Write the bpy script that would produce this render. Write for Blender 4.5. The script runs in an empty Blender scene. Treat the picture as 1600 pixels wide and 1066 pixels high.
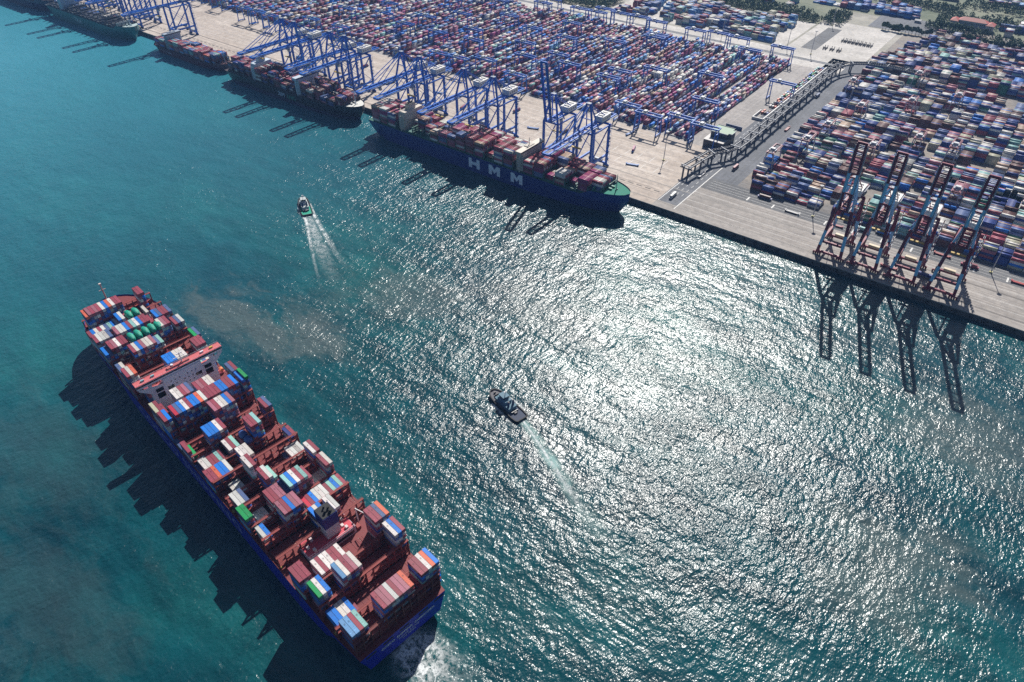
import bpy, math, random
import numpy as np
from mathutils import Vector, Matrix

random.seed(7)
rng = np.random.default_rng(11)
scene = bpy.context.scene
COL = scene.collection

# ------------------------------------------------------------------ camera, world, sun, exposure
CAM_H = 380.0
PITCH, YAW = math.radians(40.0), math.radians(37.5)
cd = bpy.data.cameras.new('camera')
cd.sensor_width = 36.0
cd.lens = 36.0 * 1100.0 / 1600.0
cd.clip_start = 1.0
cd.clip_end = 60000.0
cam = bpy.data.objects.new('camera', cd)
COL.objects.link(cam)
cam.location = (0, 0, CAM_H)
fwd = Vector((-math.sin(YAW) * math.cos(PITCH), math.cos(YAW) * math.cos(PITCH), -math.sin(PITCH)))
cam.rotation_euler = fwd.to_track_quat('-Z', 'Y').to_euler()
scene.camera = cam

SUN_EL, SUN_AZ = math.radians(44.3), math.radians(110.8)      # azimuth counted from +X towards +Y
to_sun = Vector((math.cos(SUN_AZ) * math.cos(SUN_EL), math.sin(SUN_AZ) * math.cos(SUN_EL), math.sin(SUN_EL)))
world = bpy.data.worlds.new('World')
scene.world = world
world.use_nodes = True
wn, wl = world.node_tree.nodes, world.node_tree.links
sky = wn.new('ShaderNodeTexSky')
sky.sky_type = 'NISHITA'
sky.sun_disc = False
sky.sun_elevation = SUN_EL
sky.sun_rotation = math.pi / 2 - SUN_AZ
sky.altitude = 50.0
sky.air_density = 1.0
sky.dust_density = 1.0
sky.ozone_density = 2.0
wl.new(sky.outputs['Color'], wn['Background'].inputs['Color'])
wn['Background'].inputs['Strength'].default_value = 0.05
sd = bpy.data.lights.new('sun', 'SUN')
sd.energy = 5.0
sd.angle = math.radians(0.53)
sd.color = (1.0, 0.955, 0.89)
sun = bpy.data.objects.new('sun', sd)
COL.objects.link(sun)
sun.rotation_euler = (-to_sun).to_track_quat('-Z', 'Y').to_euler()
sun.location = (0, 0, 900)

scene.view_settings.view_transform = 'Standard'
scene.view_settings.look = 'None'
scene.view_settings.gamma = 1.0
scene.view_settings.exposure = 0.28
scene.view_settings.use_curve_mapping = False
scene.render.engine = 'CYCLES'
scene.cycles.max_bounces = 5
scene.cycles.diffuse_bounces = 2
scene.cycles.glossy_bounces = 2
scene.cycles.transparent_max_bounces = 8
scene.cycles.volume_bounces = 0
scene.cycles.use_denoising = False
scene.cycles.sample_clamp_direct = 6.0
scene.cycles.sample_clamp_indirect = 3.0

# ------------------------------------------------------------------ helpers
def srgb(r, g, b):
    def f(c):
        c /= 255.0
        return c / 12.92 if c <= 0.04045 else ((c + 0.055) / 1.055) ** 2.4
    return (f(r), f(g), f(b))

ORD = ('zeroth first second third fourth fifth sixth seventh eighth ninth tenth eleventh twelfth thirteenth fourteenth fifteenth '
       'sixteenth seventeenth eighteenth nineteenth twentieth twenty-first twenty-second twenty-third twenty-fourth twenty-fifth '
       'twenty-sixth twenty-seventh twenty-eighth twenty-ninth thirtieth').split()

def tag(o, label=None, cat=None, group=None, kind=None):
    if label: o['label'] = label
    if cat: o['category'] = cat
    if group: o['group'] = group
    if kind: o['kind'] = kind
    return o

def empty(name, loc=(0, 0, 0), rz=0.0):
    o = bpy.data.objects.new(name, None)
    o.empty_display_size = 2.0
    COL.objects.link(o)
    o.location = loc
    o.rotation_euler = (0, 0, rz)
    return o

def copy_tree(o, parent=None):
    c = o.copy()
    COL.objects.link(c)
    c.parent = parent
    for ch in o.children:
        copy_tree(ch, c)
    return c

BOXF = np.array([(0, 3, 2, 1), (4, 5, 6, 7), (0, 1, 5, 4), (1, 2, 6, 5), (2, 3, 7, 6), (3, 0, 4, 7)])
UNIT = np.array([(-1, -1, -1), (1, -1, -1), (1, 1, -1), (-1, 1, -1), (-1, -1, 1), (1, -1, 1), (1, 1, 1), (-1, 1, 1)]) * 0.5

class MB:
    """collects shapes into one mesh with face colours"""
    def __init__(self):
        self.v, self.f, self.c, self.m = [], [], [], []
    def poly(self, pts, col=(.5, .5, .5), m=0):
        n = len(self.v)
        self.v += [tuple(p) for p in pts]
        self.f.append(tuple(range(n, n + len(pts))))
        self.c.append(col); self.m.append(m)
    def add(self, verts, faces, col=(.5, .5, .5), m=0):
        n = len(self.v)
        self.v += [tuple(p) for p in verts]
        for f in faces:
            self.f.append(tuple(n + i for i in f)); self.c.append(col); self.m.append(m)
    def box(self, x0, x1, y0, y1, z0, z1, col=(.5, .5, .5), m=0):
        self.add([(x0, y0, z0), (x1, y0, z0), (x1, y1, z0), (x0, y1, z0), (x0, y0, z1), (x1, y0, z1), (x1, y1, z1), (x0, y1, z1)],
                 BOXF.tolist(), col, m)
    def beam(self, p, q, w, h=None, col=(.5, .5, .5), m=0):
        h = h or w
        p, q = Vector(p), Vector(q)
        d = (q - p).normalized()
        up = Vector((0, 0, 1)) if abs(d.z) < 0.95 else Vector((0, 1, 0))
        s = d.cross(up).normalized(); u = s.cross(d)
        vs = []
        for e in (p, q):
            for a, b in ((-1, -1), (1, -1), (1, 1), (-1, 1)):
                vs.append(e + s * (a * w / 2) + u * (b * h / 2))
        self.add(vs, [(0, 1, 2, 3), (7, 6, 5, 4), (0, 4, 5, 1), (1, 5, 6, 2), (2, 6, 7, 3), (3, 7, 4, 0)], col, m)
    def tube(self, p, q, r0, r1=None, n=8, col=(.5, .5, .5), m=0):
        r1 = r0 if r1 is None else r1
        p, q = Vector(p), Vector(q)
        d = (q - p).normalized()
        up = Vector((0, 0, 1)) if abs(d.z) < 0.95 else Vector((0, 1, 0))
        s = d.cross(up).normalized(); u = s.cross(d)
        vs = [e + (s * math.cos(2 * math.pi * i / n) + u * math.sin(2 * math.pi * i / n)) * r for e, r in ((p, r0), (q, r1)) for i in range(n)]
        fs = [(i, (i + 1) % n, n + (i + 1) % n, n + i) for i in range(n)] + [tuple(range(n))[::-1], tuple(range(n, 2 * n))]
        self.add(vs, fs, col, m)
    def build(self, name, mats, parent=None, smooth=False):
        me = bpy.data.meshes.new(name)
        me.from_pydata([tuple(map(float, p)) for p in self.v], [], self.f)
        mats = mats if isinstance(mats, (list, tuple)) else [mats]
        for mt in mats: me.materials.append(mt)
        if any(self.m): me.polygons.foreach_set('material_index', self.m)
        at = me.color_attributes.new('Col', 'FLOAT_COLOR', 'CORNER')
        buf = np.ones((len(me.loops), 4), np.float32)
        tot = np.array([len(f) for f in self.f])
        buf[:, :3] = np.repeat(np.array(self.c, np.float32), tot, axis=0)
        at.data.foreach_set('color', buf.ravel())
        if smooth: me.polygons.foreach_set('use_smooth', [True] * len(me.polygons))
        o = bpy.data.objects.new(name, me)
        COL.objects.link(o)
        o.parent = parent
        return o

def boxes_mesh(name, C, S, cols, mat, parent=None, drop_bottom=True):
    """many boxes in one mesh. C centres (n,3), S sizes (n,3), cols (n,3) - or a list of per-box rotations handled by the caller"""
    C, S = np.asarray(C, float), np.asarray(S, float)
    n = len(C)
    V = (UNIT[None] * S[:, None] + C[:, None]).reshape(-1, 3)
    F = BOXF[1:] if drop_bottom else BOXF
    nf = len(F)
    idx = (F[None] + (np.arange(n) * 8)[:, None, None]).reshape(-1)
    me = bpy.data.meshes.new(name)
    me.vertices.add(n * 8); me.vertices.foreach_set('co', V.astype(np.float32).ravel())
    me.loops.add(n * nf * 4); me.loops.foreach_set('vertex_index', idx.astype(np.int32))
    me.polygons.add(n * nf)
    me.polygons.foreach_set('loop_start', np.arange(0, n * nf * 4, 4, dtype=np.int32))
    me.update(calc_edges=True)
    at = me.color_attributes.new('Col', 'FLOAT_COLOR', 'CORNER')
    buf = np.ones((n, nf * 4, 4), np.float32)
    buf[:, :, :3] = np.asarray(cols, np.float32)[:, None, :]
    at.data.foreach_set('color', buf.ravel())
    me.materials.append(mat)
    o = bpy.data.objects.new(name, me)
    COL.objects.link(o); o.parent = parent
    return o

# ------------------------------------------------------------------ materials
def nodes_of(name):
    m = bpy.data.materials.new(name)
    m.use_nodes = True
    nt = m.node_tree
    return m, nt, nt.nodes, nt.links, nt.nodes['Principled BSDF']

def noise(N, L, vec, scale, detail=3.0, rough=0.55, dims='3D'):
    n = N.new('ShaderNodeTexNoise')
    n.noise_dimensions = dims
    n.inputs['Scale'].default_value = scale
    n.inputs['Detail'].default_value = detail
    n.inputs['Roughness'].default_value = rough
    if vec is not None: L.new(vec, n.inputs['Vector'])
    return n

def ramp(N, L, fac, stops):
    r = N.new('ShaderNodeValToRGB')
    e = r.color_ramp.elements
    e[0].position, e[0].color = stops[0][0], (*stops[0][1], 1)
    e[1].position, e[1].color = stops[-1][0], (*stops[-1][1], 1)
    for p, c in stops[1:-1]:
        x = e.new(p); x.color = (*c, 1)
    L.new(fac, r.inputs['Fac'])
    return r

def mixc(N, L, fac, a, b, mode='MIX'):
    m = N.new('ShaderNodeMix'); m.data_type = 'RGBA'; m.blend_type = mode
    for sock, val in ((0, fac), (6, a), (7, b)):
        if isinstance(val, (int, float)): m.inputs[sock].default_value = val
        elif isinstance(val, tuple): m.inputs[sock].default_value = (*val, 1)
        else: L.new(val, m.inputs[sock])
    return m.outputs[2]

def math_(N, L, op, a, b=None, c=None):
    m = N.new('ShaderNodeMath'); m.operation = op
    for i, val in enumerate((a, b, c)):
        if val is None: continue
        if isinstance(val, (int, float)): m.inputs[i].default_value = val
        else: L.new(val, m.inputs[i])
    return m.outputs[0]

def attr_paint(name, rough=0.5, dirt=0.35, scale=0.35, grime=(0.12, 0.09, 0.07), corr=0.0, vary=0.0):
    m, nt, N, L, P = nodes_of(name)
    a = N.new('ShaderNodeAttribute'); a.attribute_name = 'Col'
    tc = N.new('ShaderNodeTexCoord')
    n1 = noise(N, L, tc.outputs['Object'], scale, 4, 0.65)
    n2 = noise(N, L, tc.outputs['Object'], scale * 7, 3, 0.6)
    f = math_(N, L, 'MULTIPLY', n1.outputs['Fac'], n2.outputs['Fac'])
    r = ramp(N, L, f, [(0.18, (0, 0, 0)), (0.5, (1, 1, 1))])
    fac = math_(N, L, 'MULTIPLY', r.outputs['Color'], dirt)
    base = a.outputs['Color']
    if vary:                                # every box faded and soiled in its own way
        oi = N.new('ShaderNodeObjectInfo')
        vadd = N.new('ShaderNodeVectorMath'); vadd.operation = 'MULTIPLY_ADD'
        L.new(oi.outputs['Random'], vadd.inputs[0]); vadd.inputs[1].default_value = (91, 57, 33); L.new(tc.outputs['Object'], vadd.inputs[2])
        for nn in (n1, n2): L.new(vadd.outputs['Vector'], nn.inputs['Vector'])
        vv = N.new('ShaderNodeMapRange'); vv.inputs[3].default_value = 1 - vary; vv.inputs[4].default_value = 1 + vary
        L.new(oi.outputs['Random'], vv.inputs[0])
        base = mixc(N, L, 1.0, base, vv.outputs[0], 'MULTIPLY')
    L.new(mixc(N, L, fac, base, grime), P.inputs['Base Color'])
    P.inputs['Roughness'].default_value = rough
    if corr:
        w = N.new('ShaderNodeTexWave'); w.wave_type = 'BANDS'; w.bands_direction = 'X'
        w.inputs['Scale'].default_value = corr
        L.new(tc.outputs['Object'], w.inputs['Vector'])
        b = N.new('ShaderNodeBump'); b.inputs['Strength'].default_value = 0.5; b.inputs['Distance'].default_value = 0.05
        L.new(w.outputs['Color'], b.inputs['Height']); L.new(b.outputs['Normal'], P.inputs['Normal'])
    return m

def paint(name, col, rough=0.45, dirt=0.3, scale=0.15, grime=None, metal=0.0):
    m, nt, N, L, P = nodes_of(name)
    tc = N.new('ShaderNodeTexCoord')
    n1 = noise(N, L, tc.outputs['Object'], scale, 5, 0.65)
    r = ramp(N, L, n1.outputs['Fac'], [(0.35, (0, 0, 0)), (0.75, (1, 1, 1))])
    fac = math_(N, L, 'MULTIPLY', r.outputs['Color'], dirt)
    g = grime or tuple(c * 0.45 + 0.02 for c in col)
    L.new(mixc(N, L, fac, col, g), P.inputs['Base Color'])
    P.inputs['Roughness'].default_value = rough
    P.inputs['Metallic'].default_value = metal
    return m

M_CONT = attr_paint('container_paint', rough=0.42, dirt=0.4, scale=0.3, vary=0.14)
M_CONTF = attr_paint('container_paint_yard', rough=0.5, dirt=0.3, scale=0.05)
M_ATTR = attr_paint('painted_steel', rough=0.5, dirt=0.25, scale=0.12)
M_DECKS = attr_paint('ship_deck_paint', rough=0.85, dirt=0.35, scale=0.12)
M_BLUE = paint('crane_blue', (0.015, 0.115, 0.50), 0.4, 0.3, 0.08)
M_NAVYHULL = None
M_GLASS = paint('dark_glass', (0.01, 0.013, 0.016), 0.12, 0.0)
M_BLACK = paint('black_rubber', (0.012, 0.012, 0.014), 0.7, 0.2)
M_WHITE = paint('white_paint', (0.72, 0.71, 0.68), 0.5, 0.25, 0.2)

def ground_mat(name, a, b, scale=0.02, streak=None, rough=0.85, spots=0.25):
    m, nt, N, L, P = nodes_of(name)
    tc = N.new('ShaderNodeTexCoord')
    n1 = noise(N, L, tc.outputs['Object'], scale, 8, 0.62)
    r1 = ramp(N, L, n1.outputs['Fac'], [(0.36, a), (0.64, b)])
    col = r1.outputs['Color']
    if streak:                              # tyre and drainage streaks along one axis
        mp = N.new('ShaderNodeMapping'); mp.inputs['Scale'].default_value = streak
        L.new(tc.outputs['Object'], mp.inputs['Vector'])
        n2 = noise(N, L, mp.outputs['Vector'], 1.0, 5, 0.7)
        r2 = ramp(N, L, n2.outputs['Fac'], [(0.38, tuple(c * 0.62 for c in a)), (0.62, (1, 1, 1))])
        col = mixc(N, L, 0.28, col, mixc(N, L, 1.0, col, r2.outputs['Color'], 'MULTIPLY'))
    n3 = noise(N, L, tc.outputs['Object'], scale * 12, 6, 0.7)
    r3 = ramp(N, L, n3.outputs['Fac'], [(0.36, (1 - spots,) * 3), (0.6, (1.06, 1.05, 1.03))])
    L.new(mixc(N, L, 1.0, col, r3.outputs['Color'], 'MULTIPLY'), P.inputs['Base Color'])
    P.inputs['Roughness'].default_value = rough
    return m

M_APRON = ground_mat('apron_concrete', (0.47, 0.40, 0.345), (0.60, 0.53, 0.47), 0.012, (0.006, 0.09, 1))
M_APRONR = ground_mat('old_apron_concrete', (0.33, 0.305, 0.285), (0.42, 0.39, 0.365), 0.014, (0.006, 0.10, 1))
M_YARDL = ground_mat('yard_paving', (0.34, 0.32, 0.31), (0.46, 0.43, 0.41), 0.015, (0.25, 0.004, 1))
M_YARDR = ground_mat('old_yard_paving', (0.20, 0.19, 0.185), (0.36, 0.31, 0.26), 0.02, (0.004, 0.2, 1))
M_ASPH = ground_mat('asphalt', (0.115, 0.12, 0.13), (0.17, 0.175, 0.185), 0.02, (0.004, 0.3, 1))
M_ASPHY = ground_mat('asphalt_lane', (0.125, 0.135, 0.155), (0.18, 0.19, 0.215), 0.02, (0.3, 0.004, 1))
M_PALE = ground_mat('pale_concrete', (0.50, 0.48, 0.45), (0.64, 0.61, 0.58), 0.015, (0.02, 0.02, 1))
M_LAND = ground_mat('open_ground', (0.20, 0.20, 0.15), (0.38, 0.36, 0.32), 0.006)
M_GRASS = ground_mat('rough_grass', (0.08, 0.11, 0.06), (0.20, 0.21, 0.14), 0.015)
M_MARK = paint('road_marking', (0.74, 0.73, 0.70), 0.7, 0.45, 0.5)
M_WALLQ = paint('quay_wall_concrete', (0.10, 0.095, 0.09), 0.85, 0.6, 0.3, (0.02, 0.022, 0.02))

# ------------------------------------------------------------------ water
def water_material():
    m, nt, N, L, P = nodes_of('harbour_water')
    tc = N.new('ShaderNodeTexCoord')
    def mapped(rot, sx, sy):
        mp = N.new('ShaderNodeMapping')
        mp.inputs['Rotation'].default_value = (0, 0, rot)
        mp.inputs['Scale'].default_value = (sx, sy, 1)
        L.new(tc.outputs['Object'], mp.inputs['Vector'])
        return mp.outputs['Vector']
    swell = noise(N, L, mapped(math.radians(-62), 0.075, 0.030), 1.0, 2, 0.5)
    chop = noise(N, L, mapped(math.radians(-55), 0.27, 0.15), 1.0, 3, 0.58)
    chop2 = noise(N, L, mapped(math.radians(-20), 0.30, 0.17), 1.0, 2, 0.6)
    fine = noise(N, L, mapped(math.radians(-75), 0.70, 0.46), 1.0, 2, 0.6)
    gust = noise(N, L, mapped(0.3, 0.006, 0.009), 1.0, 3, 0.55)
    gust2 = noise(N, L, mapped(-0.9, 0.016, 0.045), 1.0, 4, 0.6)
    gsum = math_(N, L, 'ADD', math_(N, L, 'MULTIPLY', gust.outputs['Fac'], 0.55), math_(N, L, 'MULTIPLY', gust2.outputs['Fac'], 0.45))
    gr = ramp(N, L, gsum, [(0.36, (0.50, 0.50, 0.50)), (0.64, (1.35, 1.35, 1.35))])
    h = math_(N, L, 'MULTIPLY', swell.outputs['Fac'], 1.3)
    h = math_(N, L, 'MULTIPLY_ADD', chop.outputs['Fac'], 0.92, h)
    h = math_(N, L, 'MULTIPLY_ADD', chop2.outputs['Fac'], 0.5, h)
    h = math_(N, L, 'MULTIPLY_ADD', fine.outputs['Fac'], 0.27, h)
    b = N.new('ShaderNodeBump')
    b.inputs['Strength'].default_value = 1.0
    h = math_(N, L, 'MULTIPLY', h, gr.outputs['Color'])
    b.inputs['Distance'].default_value = 1.0
    L.new(h, b.inputs['Height'])
    L.new(b.outputs['Normal'], P.inputs['Normal'])
    # colour of the water body: teal, greener near, distance haze painted in far off, silt clouds stirred up by the ships
    big = noise(N, L, mapped(0.2, 0.004, 0.006), 1.0, 4, 0.55)
    teal = ramp(N, L, big.outputs['Fac'], [(0.34, (0.001, 0.034, 0.051)), (0.5, (0.002, 0.053, 0.067)), (0.68, (0.007, 0.082, 0.086))])
    med = noise(N, L, mapped(0.9, 0.022, 0.05), 1.0, 6, 0.62)
    medr = ramp(N, L, med.outputs['Fac'], [(0.34, (0.62, 0.66, 0.70)), (0.66, (1.35, 1.30, 1.25))])
    col = mixc(N, L, 1.0, teal.outputs['Color'], medr.outputs['Color'], 'MULTIPLY')
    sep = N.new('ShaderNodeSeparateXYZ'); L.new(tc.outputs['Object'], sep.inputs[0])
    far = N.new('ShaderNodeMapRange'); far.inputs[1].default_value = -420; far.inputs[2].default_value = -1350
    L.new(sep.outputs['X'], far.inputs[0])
    col = mixc(N, L, far.outputs[0], col, (0.045, 0.255, 0.330))  # paler blue with distance: haze painted into the water colour
    siltn0 = noise(N, L, mapped(0.3, 0.02, 0.02), 1.0, 3, 0.5)
    sw = N.new('ShaderNodeVectorMath'); sw.operation = 'MULTIPLY_ADD'
    L.new(siltn0.outputs['Color'], sw.inputs[0]); sw.inputs[1].default_value = (2.2, 2.2, 0); L.new(mapped(0.75, 0.010, 0.034), sw.inputs[2])
    siltn = noise(N, L, sw.outputs['Vector'], 1.0, 8, 0.66)
    mask = None
    for (cx, cy, rx, ry, rot, amt) in ((-500, 240, 75, 42, 0.1, .9), (-430, 262, 80, 48, 0.5, .95), (-385, 350, 95, 55, 0.7, .6), (-290, 410, 100, 45, 0.0, .55), (55, 480, 75, 60, 0.6, .75), (38, 330, 60, 60, 0.3, .8), (-470, 60, 110, 60, 0.0, 0.22), (-350, 10, 90, 50, 0.0, .25)):
        mp = N.new('ShaderNodeMapping'); mp.vector_type = 'TEXTURE'
        mp.inputs['Location'].default_value = (cx, cy, 0)
        mp.inputs['Rotation'].default_value = (0, 0, rot)
        mp.inputs['Scale'].default_value = (rx, ry, 1e6)
        L.new(tc.outputs['Object'], mp.inputs['Vector'])
        ln = N.new('ShaderNodeVectorMath'); ln.operation = 'LENGTH'
        L.new(mp.outputs['Vector'], ln.inputs[0])
        d = math_(N, L, 'MULTIPLY_ADD', siltn.outputs['Fac'], 3.0, ln.outputs['Value'])
        mr = N.new('ShaderNodeMapRange'); mr.interpolation_type = 'SMOOTHSTEP'
        mr.inputs[1].default_value = 2.45; mr.inputs[2].default_value = 1.75
        mr.inputs[3].default_value = 0.0; mr.inputs[4].default_value = amt
        L.new(d, mr.inputs[0])
        mask = mr.outputs[0] if mask is None else math_(N, L, 'MAXIMUM', mask, mr.outputs[0])
    col = mixc(N, L, math_(N, L, 'MULTIPLY', mask, 0.8), col, (0.082, 0.112, 0.112))
    L.new(col, P.inputs['Base Color'])
    P.inputs['Roughness'].default_value = 0.235
    P.inputs['IOR'].default_value = 1.333
    return m

wm = MB()
wm.poly([(-9000, -6000, 0), (9000, -6000, 0), (9000, 640, 0), (-9000, 640, 0)])
tag(wm.build('water', water_material()), 'teal harbour water with sun glitter', kind='structure')

# ------------------------------------------------------------------ land
QY, QZ = 626.0, 6.0
g = MB()
g.poly([(-9000, QY, QZ), (9000, QY, QZ), (9000, 9000, QZ), (-9000, 9000, QZ)])
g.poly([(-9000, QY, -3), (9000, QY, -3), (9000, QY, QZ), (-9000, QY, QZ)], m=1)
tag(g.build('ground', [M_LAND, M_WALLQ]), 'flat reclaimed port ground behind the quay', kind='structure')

def sheet(name, x0, x1, y0, y1, mat, level, label=None, parent=None):
    s = MB(); z = QZ + 0.02 * level
    s.poly([(x0, y0, z), (x1, y0, z), (x1, y1, z), (x0, y1, z)])
    o = s.build(name, mat, parent)
    if parent is None: tag(o, label, kind='structure')
    return o

apron = sheet('quay_apron', -2600, -292, QY + 0.8, 792, M_APRON, 1, 'pale cream concrete quay apron under the blue cranes')
sheet('quay_apron', -292, 500, QY + 0.8, 694, M_APRONR, 1, 'worn grey concrete quay apron under the red cranes')
sheet('container_yard', -2600, -332, 792, 1152, M_YARDL, 1, 'paved ground under the dense container rows')
sheet('service_road', -332, -286, 792, 1180, M_YARDL, 2, 'pale service strip beside the elevated conveyor')
sheet('back_road', -2600, -262, 1152, 1216, M_PALE, 3, 'wide pale concrete road behind the container rows')
sheet('road', -2600, -255, 1180, 1190, M_ASPHY, 4, 'dark asphalt lane in the wide pale road')
sheet('ramp_road', -292, -268, 640, 1216, M_ASPHY, 3, 'dark multi lane asphalt road beside the conveyor')
sheet('side_road', -268, -236, 694, 1235, M_ASPHY, 2, 'grey asphalt road along the edge of the stacks')
sheet('quay_road', -268, 500, 694, 722, M_ASPH, 3, 'grey asphalt road with lane lines behind the red cranes')
sheet('container_yard', -236, 500, 722, 1500, M_YARDR, 1, 'worn paved ground under the long low stacks')
sheet('paved_square', -372, -262, 1216, 1420, M_PALE, 3, 'bright concrete square north of the conveyor')
sheet('asphalt_patch', -352, -328, 1238, 1374, M_ASPH, 4, 'dark asphalt rectangle in the bright square')
sheet('depot_yard', -720, -376, 1226, 1382, M_PALE, 2, 'pale paved depot yard with low stacks')
sheet('road_junction', -300, -180, 1425, 1520, M_ASPHY, 5, 'grey road junction among trees')
sheet('road', -262, -246, 1216, 1440, M_PALE, 5, 'pale road leading from the square to the junction')
sheet('verge', -1200, -376, 1382, 1500, M_GRASS, 2, 'rough grass verge beyond the depot yard')
sheet('verge', -330, 400, 1500, 2300, M_GRASS, 3, 'rough green land with trees beyond the stacks')
sheet('verge', -1600, -330, 1500, 2300, M_GRASS, 4, 'green land beyond the depot yard')

# quay details: cope, rails, slots, markings, fenders
q = MB()
q.box(-2600, 500, QY - 0.3, QY + 0.8, QZ - 0.9, QZ + 0.25)
tag(q.build('quay_cope', M_APRONR), 'concrete cope along the quay edge', kind='structure')
for yy, nm in ((638, 'waterside'), (674, 'landside')):
    r = MB()
    for dy in (-0.7, 0.7):
        r.box(-2600, 500, yy + dy - 0.22, yy + dy + 0.22, QZ + 0.03, QZ + 0.14)
    tag(r.build('crane_rail', paint('rail_steel_' + nm, (0.09, 0.075, 0.065), 0.5, 0.5, 0.4)), nm + ' steel crane rails set in the quay', kind='structure')
r = MB()
for i in range(150):
    x = -1900 + i * 11.0
    if x < -300: r.box(x, x + 7.0, 655.5, 657.2, QZ + 0.03, QZ + 0.09)
for yy in (652, 659.5):
    r.box(-2600, -300, yy, yy + 0.35, QZ + 0.03, QZ + 0.08)
tag(r.build('drainage_slot', paint('slot_iron', (0.05, 0.042, 0.038), 0.7, 0.4, 0.4)), 'row of dark cover plates along the apron', kind='structure')
M_TYRE = ground_mat('tyre_worn_concrete', (0.24, 0.215, 0.20), (0.34, 0.31, 0.285), 0.03, (0.008, 0.4, 1))
M_TYREL = ground_mat('tyre_worn_apron', (0.37, 0.32, 0.285), (0.50, 0.44, 0.39), 0.03, (0.008, 0.4, 1))
tt = MB()
for y0, w_ in ((642.2, .8), (645.0, .8), (650.5, 1.0), (653.6, 1.0), (663, .8), (666, .8), (684, 1.2), (688, 1.2)):
    tt.box(-262, 480, y0, y0 + w_, QZ + .021, QZ + .028, m=0)
for y0, w_ in ((645, .9), (648.4, .9), (666, 1.2), (683, 1.0), (687, 1.0), (705, 1.4), (709, 1.4), (726, 1.4), (745, 1.4), (752, 1.2), (773, 1.4)):
    tt.box(-2400, -300, y0, y0 + w_, QZ + .021, QZ + .028, m=1)
tag(tt.build('tyre_tracks', [M_TYRE, M_TYREL]), 'dark tyre worn strips along the quay aprons', kind='structure')
mk = MB()
for i in range(70):                                   # stacking bays painted across the left apron
    x = -1500 + i * 17.0
    if x < -310:
        for y0 in (694, 716):
            mk.box(x, x + 0.5, y0, y0 + 14, QZ + 0.03, QZ + 0.045)
for y in (692.5, 712, 736, 760, 782):
    mk.box(-1600, -310, y, y + 0.35, QZ + 0.03, QZ + 0.045)
for x in (-286.5, -280.5, -274.5):                    # dashes on the ramp road
    for j in range(46):
        mk.box(x, x + 0.45, 662 + j * 12, 668 + j * 12, QZ + 0.085, QZ + 0.1)
for y in (699.5, 705, 710.5, 716):                    # lanes behind the red cranes
    mk.box(-262, 480, y, y + 0.3, QZ + 0.085, QZ + 0.1)
for i in range(24):
    x = -215 + i * 28
    mk.box(x, x + 1.6, 697, 706, QZ + 0.085, QZ + 0.1)
for y in (648, 660, 681):
    mk.box(-285, 480, y, y + 0.3, QZ + 0.03, QZ + 0.045)
mk.box(-291, -290.2, 640, 694, QZ + 0.085, QZ + 0.1); mk.box(-268.4, -267.4, 632, 760, QZ + 0.085, QZ + 0.1)
for k in range(3):
    mk.box(-600 + k * 1.0, -262, 1166 + k * 18, 1166.4 + k * 18, QZ + 0.1, QZ + 0.11)
tag(mk.build('road_markings', M_MARK), 'white painted lines on apron and roads', kind='structure')
fm = MB()
fm.box(-0.9, 0.9, -0.9, 0, -1.9, 1.9); fm.box(-0.55, 0.55, -1.25, -0.9, -1.5, 1.5)
fo = fm.build('fender', M_BLACK)
wall_e = empty('quay_wall', (0, QY - 0.3, 3.2)); tag(wall_e, 'dark quay wall with rubber fenders', kind='structure')
fo.parent = wall_e; fo.location = (-300, 0, 0)
for i in range(1, 44):
    c = fo.copy(); COL.objects.link(c); c.parent = wall_e; c.location = (-300 + i * 11.5, 0, 0)

# ------------------------------------------------------------------ containers
CC = {'R': (0.29, 0.052, 0.082), 'P': (0.37, 0.13, 0.175), 'O': (0.62, 0.135, 0.075), 'W': (0.66, 0.64, 0.60), 'B': (0.004, 0.165, 0.60),
      'b': (0.085, 0.135, 0.30), 'T': (0.24, 0.46, 0.44), 'G': (0.004, 0.30, 0.085), 'N': (0.012, 0.040, 0.22), 'g': (0.43, 0.43, 0.40),
      'H': (0.50, 0.030, 0.065), 'c': (0.43, 0.42, 0.31), 'l': (0.13, 0.30, 0.56), 'M': (0.27, 0.022, 0.12), 't': (0.42, 0.30, 0.22), 'K': (0.10, 0.035, 0.03),
      'D': (0.02, 0.16, 0.11)}
CNAME = {'R': 'maroon', 'P': 'dusty pink', 'O': 'orange', 'W': 'white', 'B': 'bright blue', 'b': 'slate blue', 'T': 'pale teal', 'G': 'green',
         'N': 'navy', 'g': 'pale grey', 'H': 'crimson', 'c': 'cream', 'l': 'light blue', 'M': 'magenta', 't': 'tan', 'K': 'brown', 'D': 'dark green'}

def jitter(c, amt=0.12):
    k = 1 + random.uniform(-amt, amt)
    return tuple(max(0.002, v * k * (1 + random.uniform(-0.04, 0.04))) for v in c)

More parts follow.
